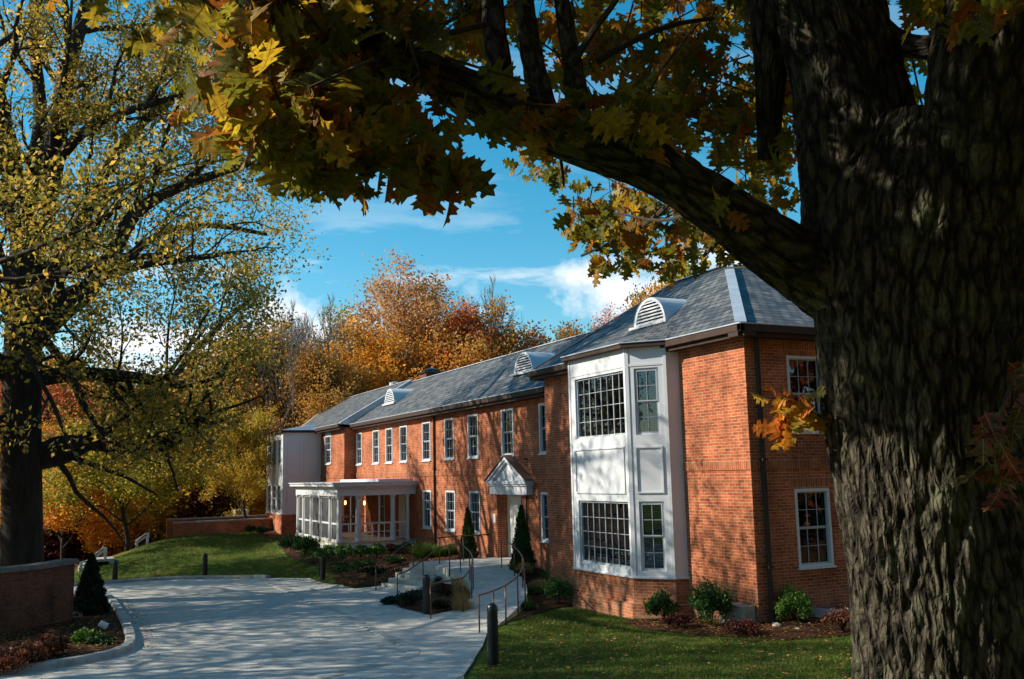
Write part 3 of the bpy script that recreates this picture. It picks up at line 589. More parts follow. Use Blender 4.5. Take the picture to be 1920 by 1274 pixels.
q=MB(); q.poly([(14.13,20.12,.21),(X0,20.05,.21),(X0,20.05,5.98),(14.13,20.12,5.98)]); q.build('bay_return','white',B); q=MB(); q.poly([(14.13,24.78,.21),(X0,24.85,.21),(X0,24.85,5.98),(14.13,24.78,5.98)]); q.build('bay_return','white',B)
ro=[(X0,19.9),(14.05,19.97),(13.25,20.87),(13.25,24.03),(14.05,24.93),(X0,25.0)]
q=MB(); q.prism([(p[0],p[1],5.981) for p in ro],(0,0,.12)); bc=q.build('bay_cornice','brown',B)
q=MB(); 
ri=[(15.0,20.6),(14.9,20.8),(14.75,21.3),(14.75,23.6),(14.9,24.1),(15.0,24.3)]
for i in range(5): q.poly([(ro[i][0],ro[i][1],6.105),(ro[i+1][0],ro[i+1][1],6.105),(ri[i+1][0],ri[i+1][1],6.62),(ri[i][0],ri[i][1],6.62)])
q.build('bay_roof','slate',bc,local=True)
q=MB(); ed=[(p[0]-.02,p[1],6.10) for p in ro[1:5]]
for a,c in zip(ed,ed[1:]): q.tube([a,c],.018,6)
q.build('bay_gutter_lip','flash',bc,local=True)
# ---- white bay far
Xb,Ya,Yb=12.26,55.5,59.95
F1=frame((Xb,0,0),(0,1,0),(-1,0,0)); F2=frame((0,Ya,0),(1,0,0),(0,-1,0)); F3=frame((0,Yb,0),(1,0,0),(0,1,0))
q=MB(); q.box((Xb-.05,Ya-.05,-1.4),(X0,Yb+.05,.80)); q.build('far_bay_base','brick',B)
q=MB(); us=[Ya,Ya+.45,Ya+1.35,Ya+1.75,Ya+2.7,Ya+3.1,Ya+4.0,Yb]
for i,(a,c) in enumerate(zip(us,us[1:])):
    if i%2==0: q.poly([F1(a,.8),F1(c,.8),F1(c,5.45),F1(a,5.45)])
    else:
        for e,f in ((.8,.95),(2.45,3.65),(5.1,5.45)): q.poly([F1(a,e),F1(c,e),F1(c,f),F1(a,f)])
q.poly([F2(Xb,.8),F2(X0,.8),F2(X0,5.45),F2(Xb,5.45)]); q.poly([F3(Xb,.8),F3(X0,.8),F3(X0,5.45),F3(Xb,5.45)])
for (u0,u1,z0,z1) in ((Xb+.25,Xb+1.0,3.0,5.0),(Xb+1.2,X0-.2,3.0,5.0),(Xb+.25,Xb+1.0,1.0,2.6),(Xb+1.2,X0-.2,1.0,2.6)):
    for a,c,e,f in ((u0,u1,z0,z0+.04),(u0,u1,z1-.04,z1),(u0,u0+.04,z0+.04,z1-.04),(u1-.04,u1,z0+.04,z1-.04)): q.fbox(F2,a,c,e,f,-.01,.025)
fb=q.build('far_bay','white',B)
for i in (1,3,5):
    for z0,z1 in ((.95,2.45),(3.65,5.1)): window(F1,us[i],us[i+1],z0,z1,2,2,parent=fb,blind='curtain',casing=.04,out=.02,sill=False)
q=MB(); q.prism([(Xb-.15,Ya-.15,5.451),(X0,Ya-.15,5.451),(X0,Yb+.15,5.451),(Xb-.15,Yb+.15,5.451)],(0,0,.13)); fr_=q.build('far_bay_cornice','brown',B)
q=MB(); p=[(Xb-.2,Ya-.2,5.585),(X0-.25,Ya-.2,5.585),(X0-.25,Yb+.2,5.585),(Xb-.2,Yb+.2,5.585),(X0-.25,Ya+.3,5.95),(X0-.25,Yb-.3,5.95),(Xb+1.2,Ya+1.2,5.85),(Xb+1.2,Yb-1.2,5.85)]
q.poly([p[0],p[1],p[4],p[6]]); q.poly([p[0],p[6],p[7],p[3]]); q.poly([p[3],p[7],p[5],p[2]]); q.poly([p[6],p[4],p[5],p[7]]); q.build('far_bay_roof','flash',fr_,local=True)
# ---- pediment over the entrance
XC=X1-.34; yc=31.15; hw=1.62
q=MB(); q.box((XC+.10,yc-1.52,2.10),(X1-.002,yc+1.52,2.40)); q.box((XC+.05,yc-1.60,2.401),(X1-.002,yc+1.60,2.47)); q.box((XC,yc-hw,2.471),(X1-.002,yc+hw,2.58))
q.prism([(XC+.145,yc-hw+.02,2.581),(XC+.145,yc+hw-.02,2.581),(XC+.145,yc,3.40)],(.19,0,0))
for s in (-1,1):
    for k,(d,e) in enumerate(((0,.0),(.05,.06))):
        a=V((XC+d,yc+s*hw,2.581)); t=V((XC+d,yc,3.42)); dn=V((0,0,-.085)); o2=V((0,0,-.075*k))
        q.prism([a+o2*(1 if k==0 else 1)+V((0,-s*.14*k,0)),t+o2,t+o2+dn,a+o2+V((0,-s*.17-s*.14*k,0))],(.14 if k==0 else .09,0,0))
pd=q.build('door_pediment','white',B)
for s in (-1,1):
    q=MB(); q.prism([(XC-.04,yc+s*(hw+.06),2.585),(X1-.003,yc+s*(hw+.06),2.585),(X1-.003,yc-s*.0,3.465),(XC-.04,yc-s*.0,3.465)],(0,0,.03)); q.build('pediment_roof','browntop',pd,local=True)
# ---- screened porch
PX,PY0,PY1=11.47,41.2,48.9
G0=frame((0,PY0,0),(1,0,0),(0,-1,0)); G1=frame((PX,0,0),(0,1,0),(-1,0,0))
q=MB(); q.box((PX,PY0,-.03),(X1,PY1,.03)); po=q.build('porch','deck',B)
q=MB(); q.box((PX+.02,PY0+.02,-1.2),(X1,PY1-.02,-.031)); q.build('porch_skirt','offwhite',po,local=True)
q=MB()
for (d,z0,z1) in ((0,2.02,2.30),(.05,2.301,2.36),(.13,2.361,2.44),(.25,2.441,2.56),(.30,2.561,2.61)): q.box((PX-d,PY0-d,z0),(X1-.003,PY1+d,z1))
q.box((X1-1.6,PY0+.4,2.611),(X1-.003,PY1-1,2.72)); q.build('entablature','white',po,local=True)
q=MB(); q.poly([(PX+.01,PY0+.01,2.015),(X1,PY0+.01,2.015),(X1,PY1,2.015),(PX+.01,PY1,2.015)]); q.build('porch_ceiling','offwhite',po,local=True)
def column(x,y,r):
    q=MB(); q.lathe([(r*1.3,.031),(r*1.3,.12),(r*1.05,.14),(r,.2),(r*.86,1.88),(r*1.0,1.9),(r*1.25,1.96),(r*1.25,2.012)],(x,y,0),12); q.build('column','white',po,smooth=False,local=True)
colx=[PX+.12,PX+.95,X1-1.05,X1-.35]; 
for i,x in enumerate(colx): column(x,PY0+.12,.12 if i<3 else .08)
coly=[PY0+1.5,PY0+3.2,PY0+4.9,PY0+6.4,PY1-.12]
for y in coly: column(PX+.12,y,.11)
def mull(F,u0,u1,z0,z1): q.fbox(F,u0,u1,z0,z1,-.14,-.10)
cy=[PY0+.12]+coly
for a,c in zip(cy,cy[1:]):
    q=MB()
    for u in (a+.14,c-.18): mull(G1,u,u+.05,.03,2.01)
    q.fbox(G1,a+.19,c-.181,.78,.86,-.14,-.101); q.fbox(G1,a+.14,c-.13,.03,.14,-.14,-.1005); q.fbox(G1,a+.14,c-.13,1.94,2.01,-.14,-.1005); q.build('screen_frame','white',po,local=True)
q=MB(); mull(G0,PX+1.9,PX+1.95,.03,2.01); q.build('screen_frame','white',po,local=True)
q=MB()
for a,c in zip(cy,cy[1:]): q.poly([G1(a+.1,.14,-.12),G1(c-.1,.14,-.12),G1(c-.1,2.0,-.12),G1(a+.1,2.0,-.12)])
q.build('screen','screen',po,local=True)
GE=frame((0,PY1,0),(1,0,0),(0,1,0)); q=MB(); q.poly([GE(PX+.1,.03,-.1),GE(X1-.05,.03,-.1),GE(X1-.05,2.0,-.1),GE(PX+.1,2.0,-.1)]); q.build('screen','screen',po,local=True)
q=MB()
for u in (PX+1.0,PX+1.9,PX+2.8): q.fbox(GE,u,u+.07,.03,2.01,-.16,-.08)
q.fbox(GE,PX+.1,X1-.05,.78,.86,-.155,-.085); q.build('screen_frame','white',po,local=True)
for a,c in zip(colx,colx[1:]):
    q=MB(); u0,u1=a+.1,c-.1; q.fbox(G0,u0,u1,.78,.85,-.15,-.09); q.fbox(G0,u0,u1,.12,.17,-.15,-.09); q.fbox(G0,u0,u1,.42,.455,-.14,-.10)
    n=max(2,int((u1-u0)/.24))
    for k in range(n+1): u=u0+.015+(u1-u0-.03)*k/n; q.fbox(G0,u-.015,u+.015,.171,.779,-.139,-.101)
    q.build('railing','white',po,local=True)
for y,x in ((46.0,13.2),(44.2,13.6)):
    p=MB(); p.lathe([(.01,.0),(.035,-.02),(.05,-.10),(.04,-.19),(.01,-.21)],(x,y,1.72),12); ph=p.build('pendant_lamp','lamp',po,smooth=True,local=True)
    p=MB(); p.tube([(x,y,1.72),(x,y,2.01)],.008,5); p.build('lamp_cord','black',po,local=True)
# plaque and number sign
q=MB(); pq=onX(928,972,X1); q.fbox(FM,pq.y-.10,pq.y+.10,pq.z-.17,pq.z+.17,.002,.03); tag(q.build('wall_plaque','white',bevel=.004),'small white plaque on the brick wall left of the entrance','sign')
# corner block
q=MB(); a=onX(1366,1118,X0-.05); q.box((X0-.35,a.y-.9,-.8),(X0-.03,a.y-.0,-.22)); tag(q.build('concrete_block','found',bevel=.01),'pale concrete block against the brick corner beside the downspout','concrete block')
# ------------------------------------------------------------------ ramp, landing, steps
rl=[(9.30,24.38),(10.39,24.78),(11.02,25.72),(11.60,27.0),(12.05,28.36),(12.06,29.2),(12.05,29.72)]; rz=[-.86,-.80,-.70,-.58,-.45,-.34,-.25]
rr=[(9.46,21.07),(10.35,22.1),(11.51,23.56),(12.4,24.81),(13.45,27.1),(13.92,28.99),(14.11,29.78)]
def sm3(p,z,it=2): return smooth_poly([V((a[0],a[1],b)) for a,b in zip(p,z)],it,False)
A=sm3(rl,rz); Bq=sm3(rr,rz); q=MB()
for i in range(len(A)-1):
    q.prism([A[i],Bq[i],Bq[i+1],A[i+1]],(0,0,-.25))
up=V((0,0,.045)); q.v=[tuple(V(v)+up) for v in q.v]; o=q.build('ramp','walk'); o['kind']='structure'
q=MB(); q.prism([(11.86,32.95,-.20),(12.05,29.73,-.20),(14.11,29.79,-.20),(14.5,30.3,-.20),(15.07,30.56,-.20),(15.48,30.56,-.20),(15.48,32.54,-.20),(15.07,32.54,-.20),(15.06,32.75,-.20)],(0,0,-.5)); o=q.build('landing','walk'); o['kind']='structure'
st=MB(); d=V((.30,.09,0)).normalized(); 
e0=V((10.58,32.45,0)); e1=V((11.22,30.35,0)); dn=V((.945,.288,0))*.30
for i in range(5):
    z=plane(31)+.05+.145*(i+1); a=e0+dn*i; c=e1+dn*i
    st.prism([V((a.x,a.y,z-.145)),V((c.x,c.y,z-.145)),V((c.x,c.y,0))+dn*(5-i)+V((0,0,z-.145)),V((a.x,a.y,0))+dn*(5-i)+V((0,0,z-.145))],(0,0,.145 if i<4 else .12))
tag(st.build('entrance_steps','step',bevel=.008),'short flight of concrete steps up to the entrance landing','steps')
# handrails -------------------------------------------------
c4p=lambda x,y:(680+x*.2355,960+y*.2355)
def rail_obj(name,tops,posts,label,r=.021,mat='bronze',ext=None):
    """tops: smooth list of 3D points; posts: (top point, ground z)"""
    root=empty(name,(tops[0].x,tops[0].y,posts[0][1]),label,'handrail')
    MB().tube(tops,r,8).build('rail',mat,root,smooth=True)
    for p,gz_ in posts: MB().tube([(p.x,p.y,gz_-.05),(p.x,p.y,p.z)],r*.95,8).build('post',mat,root,smooth=True)
    return root
def RT(x,y,z): return onZ(*c4p(x,y),z)
H=.88
# outer ramp rail
tb=[RT(925,665,-.81+H),RT(1040,630,-.79+H),RT(1135,590,-.76+H),RT(1232,520,-.68+H),RT(1288,430,-.55+H),RT(1270,345,-.42+H),RT(1205,275,-.30+H),RT(1150,235,-.22+H),RT(1103,222,-.2+H)]
ps=[(tb[0],-.8),(tb[1],-.79),(tb[2],-.76),(tb[3],-.68),(tb[4],-.55),(tb[5],-.42),(tb[6],-.28),(tb[8],-.2)]
s=smooth_poly(tb,2,False); rail_obj('handrail',s,ps,'bronze handrail curving along the outer right edge of the ramp')
# inner ramp rail and down the right of the steps
ti=[RT(540,575,-.83+H),RT(700,545,-.80+H),RT(795,530,-.78+H),RT(835,492,-.72+H),RT(865,430,-.62+H),RT(877,365,-.5+H),RT(850,310,-.40+H),RT(775,252,-.25+H),RT(690,262,-.2+H),RT(600,288,-.2+H),RT(480,385,-.5+H),RT(345,480,-.85+H),RT(275,497,-.88+H)]
ps=[(ti[0],-.84),(ti[2],-.8),(ti[4],-.66),(ti[5],-.52),(ti[6],-.4),(ti[7],-.26),(ti[8],-.22),(ti[10],-.6),(ti[12],-.88)]
rail_obj('handrail',smooth_poly(ti,2,False),ps,'bronze handrail looping along the inner edge of the ramp and down the steps')
tc=[onX(916,1002.5,X1-.03),RT(800,190,-.2+H),RT(610,207,-.2+H),RT(400,218,-.2+H),RT(250,325,-.6+H),RT(105,415,-.95+H)]
ps=[(tc[1],-.22),(tc[2],-.22),(tc[3],-.22),(tc[5],T(tc[5].x,tc[5].y))]
rail_obj('handrail',tc,ps,'bronze handrail along the back of the landing and left side of the steps')
# bollards ---------------------------------------------------
def bollard(px,pyb,pyt,label):
    P=gp(px,pyb); D=math.hypot(P.x,P.y); z1=at(px,pyt,D).z; h=z1-P.z; r=.105
    e=empty('bollard',(P.x,P.y,P.z),label,'bollard','bollards along the drive')
    b=MB(); b.lathe([(r*1.15,0),(r*1.15,.02),(r,.03),(r,h-.30),(r*.93,h-.295),(r*.93,h-.28),(r,h-.275),(r,h-.25),(r*.93,h-.245),(r*.93,h-.23),(r,h-.225),(r,h-.20),(r*.9,h-.195),(r*.9,h-.18)],(0,0,0),28); b.build('post','black',e,smooth=False,local=True)
    b=MB(); b.lathe([(r*1.02,h-.18)]+[(r*1.02*math.cos(a),h-.13+.13*math.sin(a)) for a in np.linspace(0,1.45,9)],(0,0,0),28); b.build('dome_cap','black',e,smooth=True,local=True)
bollard(925,1249,1130,'large black domed bollard at the edge of the right lawn, nearest the camera')
bollard(800,1153,1077,'black domed bollard standing in the small mulch island between steps and ramp')
bollard(605,1088,1038,'black domed bollard on the grass in front of the screened porch')
bollard(384,1083,1037,'black domed bollard behind the kerb in the middle of the grass mound')
bollard(215,1092,1050,'black domed bollard near the left end of the grass mound')
P=gp(599,1084); q=MB(); q.tube([P,at(598,982,math.hypot(P.x,P.y))],.022,8); tag(q.build('thin_pole','black'),'thin dark metal pole rising beside the bollard in front of the porch','pole')
# garden wall (left) -----------------------------------------
wa=[V((.72,30.1)),V((.25,29.3)),V((-.35,28.6)),V((-1.3,28.1)),V((-2.6,27.8)),V((-5,27.6)),V((-9,27.7))]; wa=smooth_poly(wa,2,False)
e=empty('garden_wall',(.91,30.2,-.97),'low curved brick garden wall with a dark stone coping at the left edge','wall')
def sweep(line,w,z0,z1,b):
    n=len(line); L_=[];Rr=[]
    for i,p in enumerate(line):
        t=(line[min(i+1,n-1)]-line[max(i-1,0)]); t=V((t.x,t.y,0)).normalized(); s=V((t.y,-t.x,0))*w/2; L_.append(V((p.x,p.y,0))-s); Rr.append(V((p.x,p.y,0))+s)
    for i in range(n-1): 
        z=lambda v,h:V((v.x,v.y,h))
        b.poly([z(L_[i],z0),z(L_[i+1],z0),z(L_[i+1],z1),z(L_[i],z1)]); b.poly([z(Rr[i],z0),z(Rr[i+1],z0),z(Rr[i+1],z1),z(Rr[i],z1)]); b.poly([z(L_[i],z1),z(L_[i+1],z1),z(Rr[i+1],z1),z(Rr[i],z1)]); b.poly([z(L_[i],z0),z(L_[i+1],z0),z(Rr[i+1],z0),z(Rr[i],z0)])
    for i in (0,n-1): b.poly([V((L_[i].x,L_[i].y,z0)),V((Rr[i].x,Rr[i].y,z0)),V((Rr[i].x,Rr[i].y,z1)),V((L_[i].x,L_[i].y,z1))])
ztop=.62
b=MB(); sweep(wa,.36,-1.6,ztop,b); b.build('wall_body','oldbrick',e)
b=MB(); wc=[wa[0]+V((.06,.06))]+wa[1:]; sweep(wc,.48,ztop+.001,ztop+.13,b); b.build('coping','coping',e)
# retaining walls by the far bay ------------------------------
def retwall(p,z0,z1,label,w=.3):
    e=empty('retaining_wall',(p[0][0],p[0][1],z0),label,'wall'); b=MB(); sweep([V(q) for q in p],w,z0-1.5,z1,b); b.build('wall_body','brick',e); b=MB(); sweep([V(q) for q in p],w+.1,z1+.001,z1+.09,b); b.build('coping','stone',e)
p0=onY(325,1000,57.5); retwall([(p0.x,57.5),(9,57.6),(12.2,58.1)],-.3,onY(330,979,57.5).z-.09,'front brick retaining wall with pale coping beyond the mound')
p1=onY(312,1000,59.5); retwall([(p1.x,59.5),(9,59.6),(12.2,59.8)],-.3,onY(315,973,59.5).z-.09,'taller brick retaining wall just behind the front one beyond the mound')
q=MB(); a=onY(450,965,60.6); q.box((a.x-.35,60.3,a.z-.9),(a.x+.45,61,a.z+.28)); u=q.build('air_conditioner','offwhite',bevel=.02); tag(u,'pale air conditioning box standing behind the retaining walls','air conditioner')
q=MB(); [q.box((a.x-.30,60.285,a.z-.15+k*.07),(a.x+.05,60.297,a.z-.12+k*.07)) for k in range(6)]; q.build('grille','dark',u)
# white outdoor stair rails ------------------------------------
def stairrail(top,posts,Y,label):
    pts=[onY(x,y,Y) for x,y in top]; e=empty('stair_rail',pts[0],label,'handrail','white rails of the garden stair')
    for dz in (0,-.16): MB().tube([p+V((0,0,dz)) for p in pts],.045,6).build('rail','white',e)
    for (x,y0,y1) in posts: a=onY(x,y0,Y); c=onY(x,y1,Y); MB().box((a.x-.06,Y-.06,c.z-.3),(a.x+.06,Y+.06,a.z)).build('post','white',e)
stairrail([(150,1056),(163,1052),(193,1028),(200,1028)],[(152,1056,1066),(178,1040,1058),(198,1028,1046)],50.5,'white stair rail descending at the left foot of the mound')
stairrail([(253,1016),(275,1000),(281,1000)],[(257,1013,1024),(277,1001,1016)],56.0,'white stair rail near the crest of the mound beside a trunk')
q=MB(); 
for k in range(4): a=onY(196-k*9,1047+k*5,51); q.box((a.x-.5,50.4,a.z-.5),(a.x+.4,51.8,a.z))
tag(q.build('garden_steps','step'),'pale concrete garden steps between the white stair rails','steps')
# spotlight in left bed, stones, window well -------------------
def stone(x,y,s,label,mat='stone'):
    b=bmesh.new(); bmesh.ops.create_icosphere(b,subdivisions=3,radius=s)
    for v in b.verts: v.co*=1+.35*noise.noise(v.co*2.2/s+V((x,y,0))); v.co.z*=.6
    me=bpy.data.meshes.new('stone'); b.to_mesh(me); b.free(); me.materials.append(MAT[mat]); o=bpy.data.objects.new('stone',me); C.objects.link(o); o.location=(x,y,T(x,y)+s*.3); tag(o,label,'stone')
P=gp(150,1160); stone(P.x,P.y,.30,'flat grey stone lying in the left bed below the conifer')
for (x,y,s,l) in ((1457,1176,.10,'white rounded stone in the mulch under the bright shrub'),(1495,1182,.06,'small pale stone beside the bright shrub'),(1022,1105,.10,'pale stone at the ramp edge by the green shrub')): P=gp(x,y); stone(P.x,P.y,s,l)
P=gp(186,1200); e=empty('spotlight',(P.x,P.y,T(P.x,P.y)+.09),'small white garden spotlight tilted up in the left flower bed','light')
b=MB(); b.tube([(0,0,.30),(.16,.0,.20)],[.075,.085],14); b.build('housing','white',e,smooth=False,local=True); b=MB(); b.tube([(.04,0,-.1),(.04,0,.26)],.015,6); b.build('stake','black',e,local=True)
q=MB(); a=onY(1540,1162,16.6); n=14
for k in range(n):
    t0,t1=math.pi*k/n,math.pi*(k+1)/n; r=.62
    p=lambda t,rr,z:(16.55+rr*math.cos(t),17.44-rr*1.05*math.sin(t),z)
    q.poly([p(t0,r,-.9),p(t1,r,-.9),p(t1,r,-.36),p(t0,r,-.36)]); q.poly([p(t0,r-.05,-.9),p(t1,r-.05,-.9),p(t1,r-.05,-.36),p(t0,r-.05,-.36)]); q.poly([p(t0,r,-.36),p(t1,r,-.36),p(t1,r-.05,-.36),p(t0,r-.05,-.36)])
tag(q.build('window_well','white'),'white curved basement window well at the foot of the end wall','window well')
# ------------------------------------------------------------------ vegetation
def grow(rng,start,dirv,length,r,depth,out,tips,P):
    n=P.get('seg',6); pts=[V(start)]; d=V(dirv).normalized(); rs=[r]; step=length/n
    for i in range(n):
        j=P['wob']; d=(d+V((rng.normal()*j,rng.normal()*j,rng.normal()*j+P['up']*(1 if depth else .4)))).normalized(); pts.append(pts[-1]+d*step); rs.append(r*(1-(1-P['taper'])*(i+1)/n))
    out.append((pts,rs))
    if depth>=P['maxd']:
        for p in pts[1:]: tips.append(p)
        return
    if depth>=P['maxd']-1:
        for p in pts[3:]: tips.append(p)
    k=P['kids'][min(depth,len(P['kids'])-1)]; f0=P['first'] if depth==0 else .25
    for c in range(k):
        t=f0+(1-f0)*(c+rng.random()*.8)/k; i=min(int(t*n),n-1); p=pts[i].lerp(pts[i+1],t*n-i)
        ang=P['ang']*(1.15-.45*t) if depth==0 else P['ang']*rng.uniform(.7,1.2); az=rng.uniform(0,2*math.pi) if depth else c*2.4+rng.random()
        dd=(pts[i+1]-pts[i]).normalized(); s=dd.orthogonal().normalized(); s2=dd.cross(s); nd=dd*math.cos(ang)+(s*math.cos(az)+s2*math.sin(az))*math.sin(ang)
        ll=length*P['ratio']*((.62+.55*math.sin(math.pi*min(1,t*1.02)**.9)) if depth==0 else rng.uniform(.7,1.15)); grow(rng,p,nd,ll,max(rs[i]*P['rr'],P.get('minr',.012)),depth+1,out,tips,P)
    dd=(pts[-1]-pts[-2]); grow(rng,pts[-1],dd,length*P['ratio']*.8,rs[-1],depth+1,out,tips,P)
def wood(name,tubes,mat,parent,minr=.0,local=True,base=10):
    b=MB()
    for pts,rs in tubes:
        if rs[0]<minr: continue
        n=base if rs[0]>.15 else (6 if rs[0]>.05 else (4 if rs[0]>.025 else 3)); b.tube(pts,rs,n,cap=False)
    me=bpy.data.meshes.new(name); me.from_pydata(b.v,[],b.f); me.materials.append(MAT[mat]); me.polygons.foreach_set('use_smooth',[True]*len(b.f)); o=bpy.data.objects.new(name,me); link(o,parent,local); return o
def around(tips,n,sig,rng,flat=1.0):
    t=np.array([tuple(p) for p in tips]); i=rng.integers(0,len(t),n); return t[i]+rng.normal(size=(n,3))*np.array([sig,sig,sig*flat])
PROTO={}
def proto(kind,seed,P,h,r,nl,ls,sig,mat,bark,bare=False):
    rng=np.random.default_rng(seed); out=[];tips=[]; grow(rng,(0,0,-.4),(0.03,0.02,1),h*P.get('tf',.55),r,0,out,tips,P)
    e=bpy.data.objects.new('autumn_tree',None); C.objects.link(e)
    wood('trunk',out,bark,e,.0 if bare else .014)
    if nl:
        tp=list(tips); rng.shuffle(tp); tp=tp[:max(60,int(len(tp)*.16))]; a_=around(tp,int(nl*.8),sig*.95,rng,.75); b_=around(tips,int(nl*.2),sig*.6,rng)
        leaf_cloud('crown',np.concatenate([a_,b_]),ls*1.1,mat,e,rng=rng,local=True,width=.42)
    top=max(p.z for p in tips); PROTO[kind]=[e,top,False]; return e
PB=dict(wob=.11,up=.05,taper=.45,maxd=3,kids=[11,6,4],first=.25,ang=.95,ratio=.56,rr=.5,tf=.62)
PN=dict(wob=.09,up=.09,taper=.4,maxd=3,kids=[10,6,4],first=.3,ang=.7,ratio=.52,rr=.5,tf=.62)
PV=dict(minr=.017,wob=.06,up=.14,taper=.35,maxd=4,kids=[9,6,5,4],first=.18,ang=.5,ratio=.52,rr=.5,tf=.5,seg=5)
proto('orange',11,PB,18,.28,34000,.20,.6,'lf_orange','bark2')
proto('olive',12,PB,18,.28,34000,.20,.6,'lf_olive','bark2')
proto('rust',13,PB,16,.26,34000,.20,.6,'lf_rust','bark2')
proto('yellow',14,PB,15,.22,34000,.20,.6,'lf_yellow','bark2')
proto('brown',15,PN,18,.26,34000,.20,.6,'lf_brown','bark2')
proto('sparse',16,PN,20,.26,20000,.17,.5,'lf_pink','bark3')
proto('bare',17,PV,18,.22,0,.2,.3,'lf_brown','bark3',True)
proto('green',18,PN,16,.22,24000,.2,.55,'lf_green','bark2')
proto('understorey',19,dict(PB,first=.1,maxd=2,kids=[12,7]),7,.10,9000,.22,.5,'lf_orange','bark2')
SWAP={}
def place(kind,px,D,ptop,label,cat='tree',group=None,sx=1.0,mat=None,rot=None,zb=None):
    e,top,used=PROTO[kind]; d=ray(px,880); d/=np.hypot(d[0],d[1]); x,y=d[0]*D,d[1]*D; z=T(x,y) if zb is None else zb
    zt=at(px,ptop,D).z; s=(zt-z)/(top*1.03)
    c=copy_tree(e) if used else e; PROTO[kind][2]=True
    c.location=(x,y,z); c.scale=(s*sx*1.12,s*sx*1.12,s); c.rotation_euler=(0,0,random.uniform(0,6.28) if rot is None else rot)
    tag(c,label,cat,group)
    if mat:
        for ch in c.children:
            if ch.name.startswith('crown'): ch.data=SWAP.setdefault((kind,mat),ch.data.copy()); ch.data.materials[0]=MAT[mat]
    return c
sk=[('sparse',775,84,486,'tall sparse pinkish orange tree, highest above the middle of the roof',.95,None),
('bare',893,82,500,'tall nearly bare tree right of the highest orange tree behind the roof',.85,None),
('orange',770,76,600,'bright golden orange tree low behind the chimney',1.1,None),
('olive',712,84,560,'olive green tree left of the highest orange tree behind the roof',.8,None),
('olive',655,92,622,'small olive tree behind the left end of the long roof',.8,'lf_green'),
('brown',835,88,600,'brown orange tree between the chimney and the nearly bare tree',1.0,None),
('orange',880,80,572,'rounded orange brown tree under the nearly bare treetop',1.0,'lf_brown'),
('rust',945,80,578,'russet tree behind the roof ridge left of two small russet crowns',.75,None),
('rust',1000,84,606,'small russet crown showing over the middle of the ridge',.65,None),
('brown',1056,84,606,'brown crown over the ridge right of the russet ones',.75,None),
('green',1096,92,598,'small green crown left of the purple brown treetop',.7,None),
('sparse',1160,80,556,'purple brown thin treetop left of the golden tree by the gable',.55,'lf_rust'),
('orange',1222,72,506,'golden yellow tree rising behind the pavilion dormer',.62,None),
('yellow',1310,74,484,'golden orange tree behind the near roof ridge',.8,'lf_orange'),
('green',1285,90,478,'grey green treetop above the near roof ridge',.6,None),
('yellow',1420,70,480,'yellow green tree behind the near hip of the roof',.9,'lf_olive'),
('brown',1560,70,500,'brown tree behind the roof next to the oak trunk',1.0,None),
('bare',575,78,535,'leafless grey tree with upright twigs above the white far bay',1.0,None),
('bare',515,84,548,'leafless grey tree leaning beside the large left oak crown',.9,None),
('bare',622,80,585,'slim leafless tree left of the long roof end',.8,None),
('bare',545,70,562,'leafless grey tree between the two tallest bare ones',.8,None),
('brown',470,74,590,'dull brown tree behind the left oak crown and above the white bay',1.0,None),
('orange',600,80,670,'deep orange tree behind the far end of the roof',1.0,'lf_rust'),
('orange',655,78,705,'orange tree filling the gap beside the roof end',.9,None),
('yellow',690,72,690,'yellow orange tree just over the far ridge',.8,None),
('brown',560,72,690,'brown tree close behind the far bay roof',1.0,None)]
for k,px,D,pt,lb,sx,mt in sk: place(k,px,D,pt,lb,group='trees behind the building',sx=sx,mat=mt)
# mid trees left
place('yellow',243,56,740,'dark forked tree with yellow leaves at the crest of the mound',sx=1.0,mat='lf_olive')
place('olive',464,59.5,735,'yellow green tree standing in front of the retaining wall beside the far bay',sx=.72,mat='lf_yellow')
place('yellow',130,62,820,'bright yellow tree behind the garden wall at the left',sx=1.2)
place('understorey',215,66,930,'small orange tree behind the white stair rail',sx=1.1)
place('understorey',455,68,905,'low orange tree above the retaining walls',sx=1.2)
place('understorey',385,67,905,'low dark red tree above the left end of the retaining walls',sx=1.1,mat='red_leaf')
rw=np.random.default_rng(5)
kinds=['orange','rust','brown','orange','yellow','orange','rust','olive','bare','rust']
for i in range(34):
    px=-140+i*23+rw.uniform(-12,12); D=rw.uniform(70,125); px=float(px)
    place(kinds[i%10],px,D,float(rw.uniform(640,790)),'tall autumn tree standing in the dense woods behind the left lawn',group='trees in the woods beyond the lawn',sx=float(rw.uniform(.8,1.2)),mat=[None,'lf_rust',None,'lf_brown'][i%4] if kinds[i%10]!='bare' else None)
for i in range(26):
    px=float(-60+i*25+rw.uniform(-10,10)); D=float(rw.uniform(66,100))
    place('understorey',px,D,float(rw.uniform(850,915)),'low bushy tree at the edge of the woods behind the left lawn',group='small trees at the edge of the woods',sx=float(rw.uniform(1.2,1.8)),mat=[None,'lf_rust','red_leaf','lf_olive','lf_rust','lf_yellow'][i%6])
